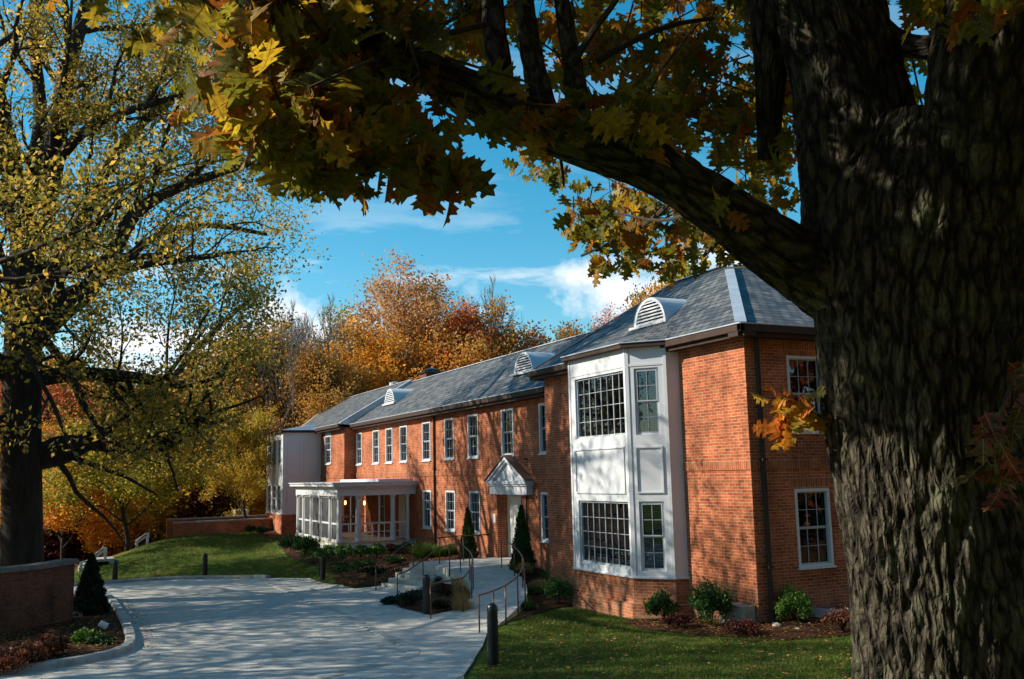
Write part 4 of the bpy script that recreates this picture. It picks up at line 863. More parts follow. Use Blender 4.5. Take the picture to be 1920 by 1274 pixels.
# trees right behind building (distance fill) and off to the sunward side
# ---- big left oak
def px3(path,D,dd=0):
    return [at(x,y,D+dd*(i/(len(path)-1))) for i,(x,y) in enumerate(path)]
def big_left_oak():
    D=36.5; base=at(42,1060,D); rng=np.random.default_rng(21); out=[];tips=[]
    e=empty('oak_tree',(base.x,base.y,T(base.x,base.y)),'huge dark trunked oak with olive yellow leaves behind the garden wall','tree')
    PP=dict(wob=.13,up=.02,taper=.3,maxd=3,kids=[8,5,4],first=.15,ang=.8,ratio=.42,rr=.5,seg=6)
    def limb(path,w0,w1,dd,kids=9,ll=5.2,D0=D):
        pts=smooth_poly(px3(path,D0,dd),2,False); n=len(pts); rs=[(w0+(w1-w0)*(i/(n-1))) for i in range(n)]; out.append((pts,rs))
        for c in range(kids):
            t=.12+.88*(c+rng.random())/kids; i=min(int(t*(n-1)),n-2); d=(pts[i+1]-pts[i]).normalized(); az=rng.uniform(0,6.28); s=d.orthogonal().normalized(); s2=d.cross(s)
            a=rng.uniform(.6,1.1); nd=d*math.cos(a)+(s*math.cos(az)+s2*math.sin(az))*math.sin(a); grow(rng,pts[i],nd,ll*rng.uniform(.6,1.1),rs[i]*.42+.02,1,out,tips,PP)
        grow(rng,pts[-1],pts[-1]-pts[-2],ll*.8,rs[-1],1,out,tips,PP)
    tr=smooth_poly(px3([(40,1100),(42,1000),(40,850),(42,700),(45,600),(50,500),(55,440)],D),2,False); n=len(tr); out.append((tr,[.74-.08*min(1,i/6)-.10*i/n for i in range(n)]))
    limb([(55,470),(75,400),(100,310),(112,200),(135,100),(165,0),(190,-120)],.52,.14,1,9)
    limb([(50,470),(30,400),(22,300),(0,200),(-30,60),(-40,-90)],.46,.14,-1,8)
    limb([(50,450),(60,330),(80,220),(60,60),(70,-150)],.36,.12,4,8)
    limb([(62,640),(110,590),(170,545),(215,470),(245,405),(290,372),(350,345),(410,325),(475,305)],.40,.09,-2,10)
    limb([(62,600),(100,560),(200,520),(300,430),(400,420),(500,440)],.26,.07,5,9)
    limb([(75,710),(140,700),(230,705),(300,715),(345,725),(420,700)],.30,.08,-4,9,4.5)
    limb([(70,850),(120,825),(200,838),(300,845),(350,815),(400,770)],.30,.07,-3,9,4.2)
    limb([(70,870),(130,860),(220,800),(300,740),(380,640),(470,560)],.24,.06,4,9,5)
    limb([(20,700),(-60,640),(-200,560),(-350,480)],.40,.1,0,8)
    limb([(20,800),(-80,780),(-240,740)],.35,.1,-3,7)
    limb([(60,560),(150,420),(230,260),(330,180),(420,150)],.30,.08,2,10)
    limb([(100,310),(160,240),(220,215),(300,190),(370,170)],.22,.06,-3,8,4)
    limb([(45,600),(0,560),(-40,500)],.4,.12,-8,9,6)
    limb([(45,650),(60,600),(90,560)],.4,.12,9,9,6)
    def okp(p):
        v=AX.T@(np.array(p)-CP); x=960+FPX*v[0]/-v[2]; y=637-FPX*v[1]/-v[2]
        if p.z<T(p.x,p.y)+4.2: return False
        lim=540 if y<560 else (540-(y-560)*.45 if y<800 else 400)
        return x<lim+rng.normal()*25
    tips=[p for p in tips if okp(p)]; rng.shuffle(tips); tips=tips[:int(len(tips)*.17)]
    out=[(p_,r_) for p_,r_ in out if r_[0]>.09 or okp(p_[-1])]
    wood('trunk',out,'bark2',e,.012,local=False,base=18)
    leaf_cloud('crown',around(tips,92000,.36,rng,.7),.155,'lf_oak',e,rng=rng,width=.27)
big_left_oak()
# oaks out of frame to the left: they dapple the drive and the facade
def plain_tree(x,y,h,seed,nl,mat,label,r=.4,kids=(10,6,4),ls=.15,zb=None,tf=.6,first=.2):
    rng=np.random.default_rng(seed); out=[];tips=[]; e=empty('oak_tree',(x,y,T(x,y)),label,'tree')
    grow(rng,(0,0,-.5),(.02,0,1),h*tf,r,0,out,tips,dict(wob=.09,up=.04,taper=.45,maxd=3,kids=list(kids),first=first,ang=1.0,ratio=.55,rr=.5,seg=6))
    wood('trunk',out,'bark2',e,.015); 
    if nl: leaf_cloud('crown',around(tips,nl,.5,rng),ls,mat,e,rng=rng,local=True,width=.32)
    return e
plain_tree(-10,25,18,31,19000,'lf_olive','thin crowned oak off to the left of the garden wall',.38,ls=.19)
plain_tree(-12,38,19,32,22000,'lf_olive','tall oak far left of the drive beyond the garden wall',.42,ls=.2)
plain_tree(-10,53,19,33,28000,'lf_yellow','tall yellowing oak at the far left of the mound',.4,ls=.2)
plain_tree(-10,16,15,34,14000,'lf_olive','oak left of the camera beside the drive',.36,ls=.19)
for k_,(x_,y_,h_,l_) in enumerate(((-3,-8,17,'tall oak on the slope behind the camera, left of the path'),(5,-7,18,'tall oak on the slope directly behind the camera'),(12,-3,17,'tall oak on the slope behind and right of the near oak'),(19,3,16,'oak on the rising lawn to the right of the near oak'),(0,-14,20,'oak deep in the woods behind the camera'),(10,-13,20,'second row oak in the woods behind and right of the camera'),(-10,-3,17,'oak in the woods behind the camera at the far left'),(27,5,15,'broad oak at the far right of the lawn before the end wall'))):
    plain_tree(x_,y_,h_,60+k_,9000,'lf_rust' if k_%2 else 'lf_brown',l_,.38,ls=.42,first=.1)
# ---- conifers and shrubs
def conifer(P,h,w,mat,label,n=9000,group=None,seed=1):
    rng=np.random.default_rng(seed); e=empty('conical_evergreen',(P.x,P.y,P.z),label,'conifer',group)
    MB().tube([(0,0,-.05),(0,0,h*.8)],[.05,.01],6).build('trunk','bark2',e,local=True)
    t=rng.random(n)**1.25; az=rng.random(n)*6.283; lob=1+.16*np.sin(az*5+t*17)+.1*np.sin(az*3-t*31); rr=(w/2)*((1-t)**.8)*np.clip(t*9+.55,0,1)*lob*np.sqrt(.25+.75*rng.random(n))
    cen=np.stack([rr*np.cos(az),rr*np.sin(az),t*h*.97],1); leaf_cloud('foliage',cen,.10,mat,e,axis=(0,0,1.4),spread=.55,width=.16,local=True,rng=rng)
P=V((14.33,33.75,-.36)); top=onX(877,953,14.33); conifer(V((14.33,top.y,-.38)),top.z+.38,.72,'conif','slim green conical evergreen left of the entrance',group='evergreens flanking the entrance',seed=2)
top=onX(977,948,14.25); conifer(V((14.25,top.y,-.42)),top.z+.42,.84,'conif','dark conical evergreen right of the entrance',group='evergreens flanking the entrance',seed=3)
P=gp(168,1158); Dd=math.hypot(P.x,P.y); conifer(V((P.x,P.y,P.z)),at(166,1040,Dd).z-P.z,1.05,'darkconif','near black conical evergreen at the end of the garden wall',14000,seed=4)
def shrub(P,w,h,mat,label,n=2600,ls=.055,seed=0,round_=True,group=None,cat='shrub',width=.4,stems=7):
    rng=np.random.default_rng(seed+100); e=empty('shrub',(P.x,P.y,P.z),label,cat,group); b=MB()
    tips=[]
    for k in range(stems):
        a=rng.random()*6.28; t=V((math.cos(a)*w*.3*rng.random(),math.sin(a)*w*.3*rng.random(),h*.75)); b.tube([(0,0,-.03),t*.5+V((0,0,.02)),t],[.012,.009,.004],4)
    b.build('stems','bark2',e,local=True)
    nb=26; cl=[]
    for k in range(nb):
        d=rng.normal(size=3); d/=np.linalg.norm(d); d[2]=abs(d[2])*1.0-.25; cl.append(d*rng.uniform(.45,.95))
    cl=np.array(cl); i=rng.integers(0,nb,n); cen=cl[i]+rng.normal(size=(n,3))*.17; cen=cen*np.array([w/2,w/2,h*.55])+np.array([0,0,h*.45]); cen[:,2]=np.maximum(cen[:,2],.02)
    leaf_cloud('foliage',cen,ls,mat,e,axis=(0,0,.5),local=True,rng=rng,width=width)
def SH(px,pyb,pyt,wpx,mat,label,D=None,**k):
    P=gp(px,pyb); Dh=math.hypot(P.x,P.y); zt=at(px,pyt,Dh).z; w=wpx*Dh/FPX*1.08; shrub(P,w,zt-P.z,mat,label,**k)
sh=[(1245,1165,1108,52,'green','rounded green shrub in front of the bay base',dict(n=3200,ls=.06)),
(1333,1175,1088,72,'green','tall dark leafy shrub against the sunlit brick',dict(n=3000,ls=.065)),
(1402,1160,1115,48,'darkconif','low dark green shrub under the corner downspout',dict(n=2500,ls=.05)),
(1490,1168,1097,58,'bright','bright yellow green shrub below the end wall window',dict(n=4200,ls=.05)),
(1272,1180,1148,50,'red_leaf','low dark red shrub beside the rounded green shrub',dict(n=1500,ls=.04)),
(1392,1192,1160,62,'red_leaf','low wide dark red shrub in front of the corner',dict(n=1600,ls=.04)),
(1582,1188,1132,62,'rustsh','reddish twiggy shrub against the oak trunk',dict(n=900,ls=.05,stems=20)),
(1048,1135,1080,62,'green','dense green shrub at the left corner of the bay',dict(n=3400,ls=.055)),
(1012,1110,1085,40,'tan','small tan grassy tuft left of the bay shrub',dict(n=700,ls=.12,width=.06)),
(985,1145,1128,40,'green','low green perennial at the outer ramp edge',dict(n=900,ls=.05)),
(1000,1115,1102,36,'green','low green clump between ramp and bay shrub',dict(n=700,ls=.05)),
(470,1000,984,18,'conif','small round boxwood left of the other one by the far bay',dict(n=1500,ls=.06)),
(491,1004,986,24,'conif','round boxwood beside the brick base of the far bay',dict(n=1800,ls=.06)),
(545,1034,1003,46,'green','green shrub at the far left end of the porch hedge',dict(n=2600,ls=.08)),
(572,1040,1007,46,'green','green shrub second along the side of the porch',dict(n=2600,ls=.08)),
(588,1050,1028,42,'bright','yellow green low shrub behind the thin pole',dict(n=2200,ls=.07)),
(614,1052,1022,42,'green','green shrub at the near corner of the porch',dict(n=2400,ls=.07)),
(642,1050,1020,34,'green','green shrub just right of the porch corner column',dict(n=2200,ls=.07)),
(676,1045,1024,36,'green','low green shrub below the porch balusters',dict(n=2200,ls=.07)),
(706,1047,1018,28,'bright','upright light green shrub under the middle porch column',dict(n=1900,ls=.07)),
(735,1038,1017,26,'red_leaf','dark purple rounded shrub in front of the porch',dict(n=1900,ls=.05)),
(760,1040,1018,36,'darkconif','dark green shrub at the right end of the porch',dict(n=1900,ls=.06)),
(740,1056,1042,34,'green','low yellowing plant on the mulch slope by the stair rail',dict(n=900,ls=.07)),
(680,1065,1050,44,'green','low green groundcover clump on the mulch below the porch',dict(n=1300,ls=.07)),
(655,1078,1062,50,'green','wide low groundcover clump left of the steps',dict(n=1500,ls=.07)),
(700,1078,1064,60,'darkconif','dark low groundcover beside the steps',dict(n=1500,ls=.07)),
(635,1068,1055,36,'green','small groundcover clump near the front bollard',dict(n=900,ls=.07)),
(735,1135,1118,36,'darkconif','dark low plants at the left tip of the mulch island',dict(n=1300,ls=.055)),
(768,1138,1110,52,'darkconif','dark low plants in the middle of the mulch island',dict(n=1900,ls=.055)),
(780,1128,1106,40,'conif','green low plants behind the island bollard',dict(n=1300,ls=.05)),
(828,1144,1124,36,'darkconif','dark clump right of the island bollard',dict(n=1200,ls=.05)),
(840,1120,1096,52,'red_leaf','dark red shrub in the mulch island between ramp and steps',dict(n=1900,ls=.045)),
(830,1098,1076,40,'red_leaf','thin reddish plant at the back of the mulch island',dict(n=600,ls=.045,stems=16)),
(30,1262,1215,90,'rustsh','rusty red leafy shrub at the far left kerb',dict(n=3600,ls=.06)),
(88,1240,1186,60,'rustsh','taller rusty red shrub behind the left kerb',dict(n=3600,ls=.06)),
(60,1248,1200,50,'rustsh','rusty shrub between the two others at the left kerb',dict(n=2600,ls=.06)),
(128,1212,1198,26,'rustsh','small reddish plant beside the green perennial',dict(n=700,ls=.05)),
(160,1212,1178,40,'bright','leafy green perennial next to the white spotlight',dict(n=1000,ls=.08)),
(190,1215,1190,40,'conif','dark green plants right of the spotlight',dict(n=1100,ls=.07)),
(345,985,968,30,'conif','dark shrub behind the upper stair rail',dict(n=1200,ls=.12)),
(293,1012,990,26,'conif','dark round shrub at the end of the retaining wall',dict(n=1200,ls=.1)),
(985,1078,1055,30,'tan','tan grass tuft beside the dark evergreen',dict(n=500,ls=.12,width=.06))]
for i,(px,yb,yt,w,mt,lb,kw) in enumerate(sh):
    SH(px,yb,yt,w,mt,lb,seed=i,**kw)
def tuft(P,h,w,n,mat,label,name='ornamental_grass',seed=0):
    rng=np.random.default_rng(seed+500); vs=[]
    az=rng.random(n)*6.283; sp=rng.random(n)**.6*w/2; hh=h*(.45+.55*rng.random(n))*(1-.35*(sp/(w/2))**2); wd=.005; jx=rng.normal(size=n)*w*.10; jy=rng.normal(size=n)*w*.10
    bx=np.stack([np.cos(az)*sp*.6,np.sin(az)*sp*.6,0*az],1); mid=np.stack([np.cos(az)*sp*.85+jx*.4,np.sin(az)*sp*.85+jy*.4,hh*.7],1); tp=np.stack([np.cos(az)*sp*1.25+jx*1.5,np.sin(az)*sp*1.25+jy*1.5,hh],1); s=np.stack([-np.sin(az),np.cos(az),0*az],1)*wd
    v=np.stack([bx-s,bx+s,mid+s,mid-s,tp+s*.2,tp-s*.2],1)+np.array([P.x,P.y,P.z]); o=np_mesh(name,v,[(0,1,2,3),(3,2,4,5)],None,mat); tag(o,label,'ornamental grass')
for (px,yb,yt,wp,lb) in ((868,1148,1100,50,'tan ornamental grass clump at the right tip of the mulch island'),(862,1122,1072,34,'tan ornamental grass at the inner bend of the ramp rail'),(1016,1112,1080,30,'small tan grass tuft by the right evergreen')):
    P=gp(px,yb); Dh=math.hypot(P.x,P.y); tuft(P,(at(px,yt,Dh).z-P.z)*.92,wp*Dh/FPX*1.1,420,'tan',lb,seed=px)
for (px,yb,yt,wp,lb) in ((790,1043,1014,50,'tall green grassy plant behind the landing rail'),(818,1043,1018,40,'green grassy clump between the rail and the evergreen'),(845,1041,1020,26,'small green grassy clump next to the left evergreen')):
    P=onZ(px,yb,-.36); Dh=math.hypot(P.x,P.y); P.z=T(P.x,P.y); tuft(P,at(px,yt,Dh).z-P.z,wp*Dh/FPX,1500,'bright',lb,seed=px)
# ---- lawn blades, fallen leaves (uncountable)
def blades(name,poly,n,h,seed,holes=()):
    rng=np.random.default_rng(seed); x0,x1=min(p[0] for p in poly),max(p[0] for p in poly); y0,y1=min(p[1] for p in poly),max(p[1] for p in poly)
    x=rng.uniform(x0,x1,n); y=rng.uniform(y0,y1,n)
    m=np.array([inside(poly,a,b) and not any(inside(q,a,b) for q in holes) for a,b in zip(x,y)]); x,y=x[m],y[m]
    z=np.concatenate([TT(x[i:i+20000],y[i:i+20000]) for i in range(0,len(x),20000)]); cen=np.stack([x,y,z],1)
    az=rng.random(len(x))*6.283; s=np.stack([np.cos(az),np.sin(az),0*az],1)*.006; t=np.stack([rng.normal(size=len(x))*.4,rng.normal(size=len(x))*.4,np.ones(len(x))],1)*(h*(.5+.8*rng.random(len(x))))[:,None]
    o=np_mesh(name,np.stack([cen-s,cen+s,cen+t],1),[(0,1,2)],None,'grass'); o['kind']='stuff'; tag(o,'short green lawn grass','grass')
bedR=[(12.3,18.8),(12.7,17.0),(13.6,15.6),(15.3,15.2),(17.5,15.0),(20,15.2),(20,18),(13.5,20.7),(12.6,20.3)]
blades('lawn_grass',[(7.1,16.4),(6.0,13.4),(9.5,9.6),(14.5,9.5),(19,12),(19,15.2),(13.5,21),(13.4,23.9),(11.2,22.7),(9.6,20.8),(7.9,17.7)],190000,.055,1,[bedR])
blades('mound_grass',[(8.3,39.6),(7.2,41.4),(4.2,42.8),(1.4,42.1),(-1,42.5),(1,48),(4,54),(6.5,57),(11.5,57.5),(10.7,52),(10.2,47),(10,42),(9.8,36.3),(9.4,35.4)],150000,.085,2)
rng=np.random.default_rng(77)
def litter(name,poly,n,size,off,mat='litter',seed=1):
    rng=np.random.default_rng(seed); x0,x1=min(p[0] for p in poly),max(p[0] for p in poly); y0,y1=min(p[1] for p in poly),max(p[1] for p in poly); c=[]
    while len(c)<n:
        x,y=rng.uniform(x0,x1),rng.uniform(y0,y1)
        if inside(poly,x,y): c.append((x,y,T(x,y)+off))
    o=leaf_cloud(name,np.array(c),size,mat,axis=None,spread=1,width=.4,rng=rng)
    # lay them flat
    me=o.data; co_=np.empty(len(me.vertices)*3); me.vertices.foreach_get('co',co_); co_=co_.reshape(-1,4,3); cc=np.array(c)[:,None,2:3]; co_[:,:,2:3]=cc+(co_[:,:,2:3]-cc)*.22+.004; me.vertices.foreach_set('co',co_.ravel()); me.update()
    o['kind']='stuff'; return o
tag(litter('fallen_leaves',drive,900,.07,.06,seed=3),'dry leaves scattered over the drive','leaves')
gt=[V((p.x-.35,p.y+.1,0)) for p in gl[4:]]+[V((p.x+.1,p.y-.1,0)) for p in gl[4:]][::-1]
tag(litter('gutter_leaves',[(1.95,22.9),(2.5,23.4),(2.75,29),(2.7,36),(2.3,36),(2.3,29),(2.2,24.5)],420,.06,.06,seed=13),'dry leaves gathered along the left kerb','leaves')
tag(litter('lawn_leaves',[(7,16.2),(10,9.5),(19,11),(19,15),(13,20),(11,22)],2300,.085,.05,seed=4),'dry leaves on the right lawn','leaves')
tag(litter('bed_litter',[(10.3,33),(15,33),(15,41),(11.3,41),(11.2,49),(12.2,57.5),(10.9,55),(10.3,47),(10.1,40),(9.8,34)],2600,.09,.06,seed=5),'bark chips and dry leaves on the bed by the porch','leaves')
tag(litter('bed_litter',bedR,2600,.06,.06,seed=6),'bark chips and dry leaves on the bed by the end wall','leaves')
tag(litter('bed_litter',[(-3,22.6),(-.06,21.95),(1.6,23.2),(1.9,24.8),(2.0,30),(1,30),(-2,27)],2600,.07,.12,seed=7),'bark chips and dry leaves on the left bed','leaves')
tag(litter('bed_litter',[(9.35,24.5),(10.3,24.9),(11.6,27.0),(12.0,29.7),(11.3,30.2),(9.4,27.7)],1200,.06,.08,seed=8),'bark chips on the island bed','leaves')
tag(litter('mound_leaves',[(8,40),(2,42.5),(1,48),(6,56.5),(11,57),(10,47),(9.8,37)],900,.12,.07,seed=14),'dry leaves on the grass mound','leaves')
tag(litter('forest_litter',[(-30,64),(35,64),(45,110),(-40,110)],9000,.35,.1,seed=9),'leaf litter on the forest floor','leaves')
# ---- the near oak
UVB=[]
def bark_tube(b,pts,rs,n,amp,seed,step=.022):
    """tube with deep furrowed bark as real relief"""
    P=[V(p) for p in pts]; P=smooth_poly([V((*p,r)) for p,r in zip(P,rs)],3,False) if False else P
    # resample evenly
    d=[0]
    for a,c in zip(P,P[1:]): d.append(d[-1]+(c-a).length)
    m=max(4,int(d[-1]/step)); ts=np.linspace(0,d[-1],m); X=[np.interp(ts,d,[p[i] for p in P]) for i in range(3)]; Rr=np.interp(ts,d,rs)
    # smooth the radius and path a little
    k=np.ones(9)/9
    def sm(a): return np.r_[a[:4],np.convolve(a,k,'valid'),a[-4:]] if len(a)>12 else a
    X=[sm(sm(a)) for a in X]; Rr=sm(sm(Rr)); pts=[V((a,c,e)) for a,c,e in zip(*X)]; base=len(b.v)
    t0=(pts[1]-pts[0]).normalized(); up=V((0,0,1)) if abs(t0.z)<.9 else V((1,0,0)); x=t0.cross(up).normalized()
    for i,p in enumerate(pts):
        t=(pts[min(i+1,m-1)]-pts[max(i-1,0)]).normalized(); x=x-t*x.dot(t); x.normalize(); y=t.cross(x); r0=Rr[i]
        for kk in range(n):
            a=2*math.pi*kk/n; ca,sa=math.cos(a),math.sin(a); q=V((ca*r0*19,sa*r0*19,ts[i]*3.4+seed)); w=noise.noise(q*.4)*1.8
            rid=1-abs(noise.noise(V((q.x+w,q.y+w,q.z))))*4.5; rid2=1-abs(noise.noise(V((q.x*2.1,q.y*2.1+w,q.z*2.6+7))))*3.5
            big=noise.noise(V((ca*1.3,sa*1.3,ts[i]*1.1+seed)))*.07*r0
            r=r0+big+amp*.4-amp*(max(0,rid)**1.5)-amp*.3*max(0,rid2)+amp*.35*noise.noise(q*3)
            b.v.append(tuple(p+(x*ca+y*sa)*r))
        UVB.append((base,n,m,ts.copy(),Rr.copy(),seed)) if i==0 else None
    for i in range(m-1):
        for kk in range(n): k2=(kk+1)%n; b.f.append((base+i*n+kk,base+i*n+k2,base+(i+1)*n+k2,base+(i+1)*n+kk))
def pxr(lst,scale=1.0):               # (x,y,width_px,D) -> centre points and radii
    P=[at(x,y,D) for x,y,w,D in lst]; R=[w/2*D/(1+((x-960)/FPX)**2)**.75/FPX*scale for (x,y,w,D),p in zip(lst,P)]; return P,R
def near_oak():
    DT=4.45; e=empty('oak_tree',tuple(at(1740,1274,DT).xy)+(T(3.3,2.9),),'massive near oak with furrowed dark trunk and a limb arching over the scene','tree')
    b=MB()
    P,Rr=pxr([(1800,1800,480,DT),(1790,1500,400,DT),(1780,1274,345,DT),(1768,1180,335,DT),(1757,1060,330,DT),(1744,950,338,DT),(1732,850,345,DT),(1724,760,352,DT),(1722,680,362,DT),(1722,600,378,DT),(1722,520,392,DT),(1724,440,400,DT),(1730,370,380,DT),(1735,310,340,DT),(1740,240,270,DT)]); bark_tube(b,P,Rr,330,.022,1,.014)
    P,Rr=pxr([(1650,560,300,DT),(1635,470,275,DT),(1622,380,245,DT),(1612,300,235,DT),(1600,220,222,DT),(1585,130,205,DT),(1560,40,205,DT),(1530,-80,190,DT),(1500,-260,170,DT),(1480,-500,140,DT),(1450,-800,110,DT)]); bark_tube(b,P,Rr,150,.022,11)
    P,Rr=pxr([(1815,560,200,DT),(1830,450,205,DT-.1),(1838,350,215,DT-.15),(1845,240,222,DT-.2),(1855,120,232,DT-.25),(1880,0,235,DT-.3),(1920,-160,210,DT-.4),(1980,-400,180,DT-.5),(2050,-750,130,DT-.6)]); bark_tube(b,P,Rr,150,.022,23)
    P,Rr=pxr([(1650,62,60,DT+.05),(1700,92,42,DT-.05),(1760,88,50,DT-.2)]); bark_tube(b,P,Rr,60,.008,31)
    limb=[(1690,650,130,DT),(1620,570,160,DT),(1540,520,150,DT-.1),(1470,478,128,DT-.2),(1400,430,112,DT-.3),(1320,370,100,DT-.35),(1250,325,92,DT-.4),(1170,290,95,DT-.45),(1080,262,98,DT-.5),(1000,230,96,DT-.55),(930,200,92,DT-.6),(860,165,84,DT-.65),(790,130,74,DT-.7),(740,105,66,DT-.75),(690,80,56,DT-.8),(620,55,44,DT-.85),(520,25,32,DT-.9),(420,-10,22,DT-1)]
    P,Rr=pxr(limb); bark_tube(b,P,Rr,110,.014,41)
    for l,s in (([(945,205,60,3.9),(940,150,50,3.95),(930,80,46,4.0),(922,0,42,4.1),(915,-120,36,4.2),(890,-300,26,4.4)],51),([(1020,220,60,3.95),(1005,150,46,4.1),(990,70,42,4.2),(980,-20,38,4.3),(960,-200,30,4.5)],61),([(1085,225,54,4.0),(1075,130,38,4.15),(1062,60,34,4.2),(1050,-30,30,4.3),(1045,-200,24,4.5)],71),([(1440,300,40,4.7),(1445,150,60,4.6),(1450,40,90,4.6),(1440,-100,90,4.7),(1400,-300,70,4.9)],81)):
        P,Rr=pxr(l); bark_tube(b,P,Rr,48,.006,s)
    me=bpy.data.meshes.new('trunk'); me.from_pydata(b.v,[],b.f); me.materials.append(MAT['bark'])
    uvl=[]
    for (_,n_,m_,ts_,R__,sd_) in UVB:
        r_=float(np.mean(R__)); I,K=np.meshgrid(np.arange(m_-1),np.arange(n_),indexing='ij'); w_=2*math.pi*r_/n_
        u0=K*w_; u1=(K+1)*w_; v0=ts_[I]+sd_; v1=ts_[I+1]+sd_; uvl.append(np.stack([u0,v0,u1,v0,u1,v1,u0,v1],2).reshape(-1))
    me.uv_layers.new(name='uv').data.foreach_set('uv',np.concatenate(uvl)); me.polygons.foreach_set('use_smooth',[True]*len(b.f)); o=bpy.data.objects.new('trunk',me); link(o,e)
    # twigs
    tw=MB()
    def twig(l): P,Rr=pxr(l); P=smooth_poly(P,2,False); tw.tube(P,list(np.linspace(Rr[0],Rr[-1],len(P))),6,cap=False); return P
    for l in ([(1075,120,16,4.1),(1110,60,14,4.0),(1150,10,12,3.9),(1180,-40,10,3.9)],[(1120,115,16,4.2),(1180,80,12,4.2),(1260,45,9,4.3),(1340,35,7,4.4)],[(790,75,14,3.8),(850,60,11,3.7),(915,45,10,3.9)],[(700,75,12,3.6),(790,70,9,3.6),(860,30,7,3.6)],[(640,50,14,3.5),(560,90,10,3.3),(480,100,7,3.1),(420,140,5,3.0)],[(690,100,14,3.6),(700,180,10,3.4),(760,240,7,3.2),(820,270,5,3.1)],[(1300,330,14,4.6),(1240,400,10,5.5),(1180,440,8,6.2),(1090,480,5,6.6)],[(1050,290,7,4.0),(1056,330,6,4.0),(1057,350,4,4.0)],[(1400,400,14,4.6),(1360,440,10,5.4),(1320,480,7,6.0)],[(1560,790,9,4.3),(1520,772,7,4.3),(1480,765,5,4.3),(1450,770,3,4.3)],[(1905,700,10,4.2),(1880,760,8,4.0),(1870,800,6,3.9)],[(1520,505,8,4.4),(1440,500,5,5.0),(1358,503,3,5.4)],[(1780,300,6,5.2),(1735,230,5,5.2),(1710,110,4,5.2)],[(1330,380,12,4.7),(1250,420,6,5.3),(1160,400,4,5.6)]): twig(l)
    rg=np.random.default_rng(9)
    # leaves: lobed red-oak outline
    side=[(0,.008),(.08,.02),(.13,.08),(.15,.19),(.21,.17),(.25,.22),(.28,.13),(.33,.12),(.36,.20),(.37,.33),(.43,.30),(.50,.38),(.50,.26),(.52,.15),(.57,.13),(.61,.20),(.66,.33),(.70,.27),(.78,.31),(.76,.19),(.75,.11),(.81,.09),(.86,.15),(.91,.16),(.91,.07),(1.0,0)]
    k=len(side); mid=[(min(x,1.0),0.0) for x,_ in side]; xs_=np.maximum.accumulate(np.array([m[0] for m in mid]))
    T0=np.zeros((3*k,3)); T0[:k,0]=xs_*.98
    for s in (0,1): T0[k*(s+1):k*(s+2),0]=[x for x,_ in side]; T0[k*(s+1):k*(s+2),1]=[(y if s==0 else -y)*1.12 for _,y in side]
    fp=[]
    for i in range(k-1): fp.append((i,i+1,k+i+1,k+i)); fp.append((i+1,i,2*k+i,2*k+i+1))
    fpt=[]
    def leaves(name,cens,sizes,mat,axes,spread=.55,rng=rg):
        n=len(cens); F=rand_frames(n,None,1,rng); a=np.asarray(axes)+rng.normal(size=(n,3))*spread; a/=np.linalg.norm(a,axis=1,keepdims=True); bb=F[:,:,1]; bb=bb-a*(a*bb).sum(1,keepdims=True); bb/=np.linalg.norm(bb,axis=1,keepdims=True); F=np.stack([a,bb,np.cross(a,bb)],2)
        t=np.repeat(T0[None],n,0); cu=rng.uniform(-.5,.2,n)[:,None]; fo=rng.uniform(-.2,.9,n)[:,None]; tw_=rng.uniform(-.5,.5,n)[:,None]
        t[:,:,2]=cu*t[:,:,0]**2+fo*np.abs(t[:,:,1])*.8+tw_*t[:,:,1]*t[:,:,0]+.02*np.sin(t[:,:,0]*25)*np.abs(t[:,:,1])*3
        t[:,:,1]*=rng.uniform(.8,1.15,n)[:,None]
        vs=np.einsum('nij,nkj->nki',F,t)*np.asarray(sizes)[:,None,None]+np.asarray(cens)[:,None,:]
        o=np_mesh(name,vs,fp,None,mat,e,smooth=True); uvt=T0[np.array(fp).reshape(-1)][:,:2]; o.data.uv_layers.new(name='uv').data.foreach_set('uv',np.tile(uvt,(n,1)).astype(np.float32).ravel()); return o
    cl=[]; # ellipses: cx,cy,rx,ry,D0,D1,count
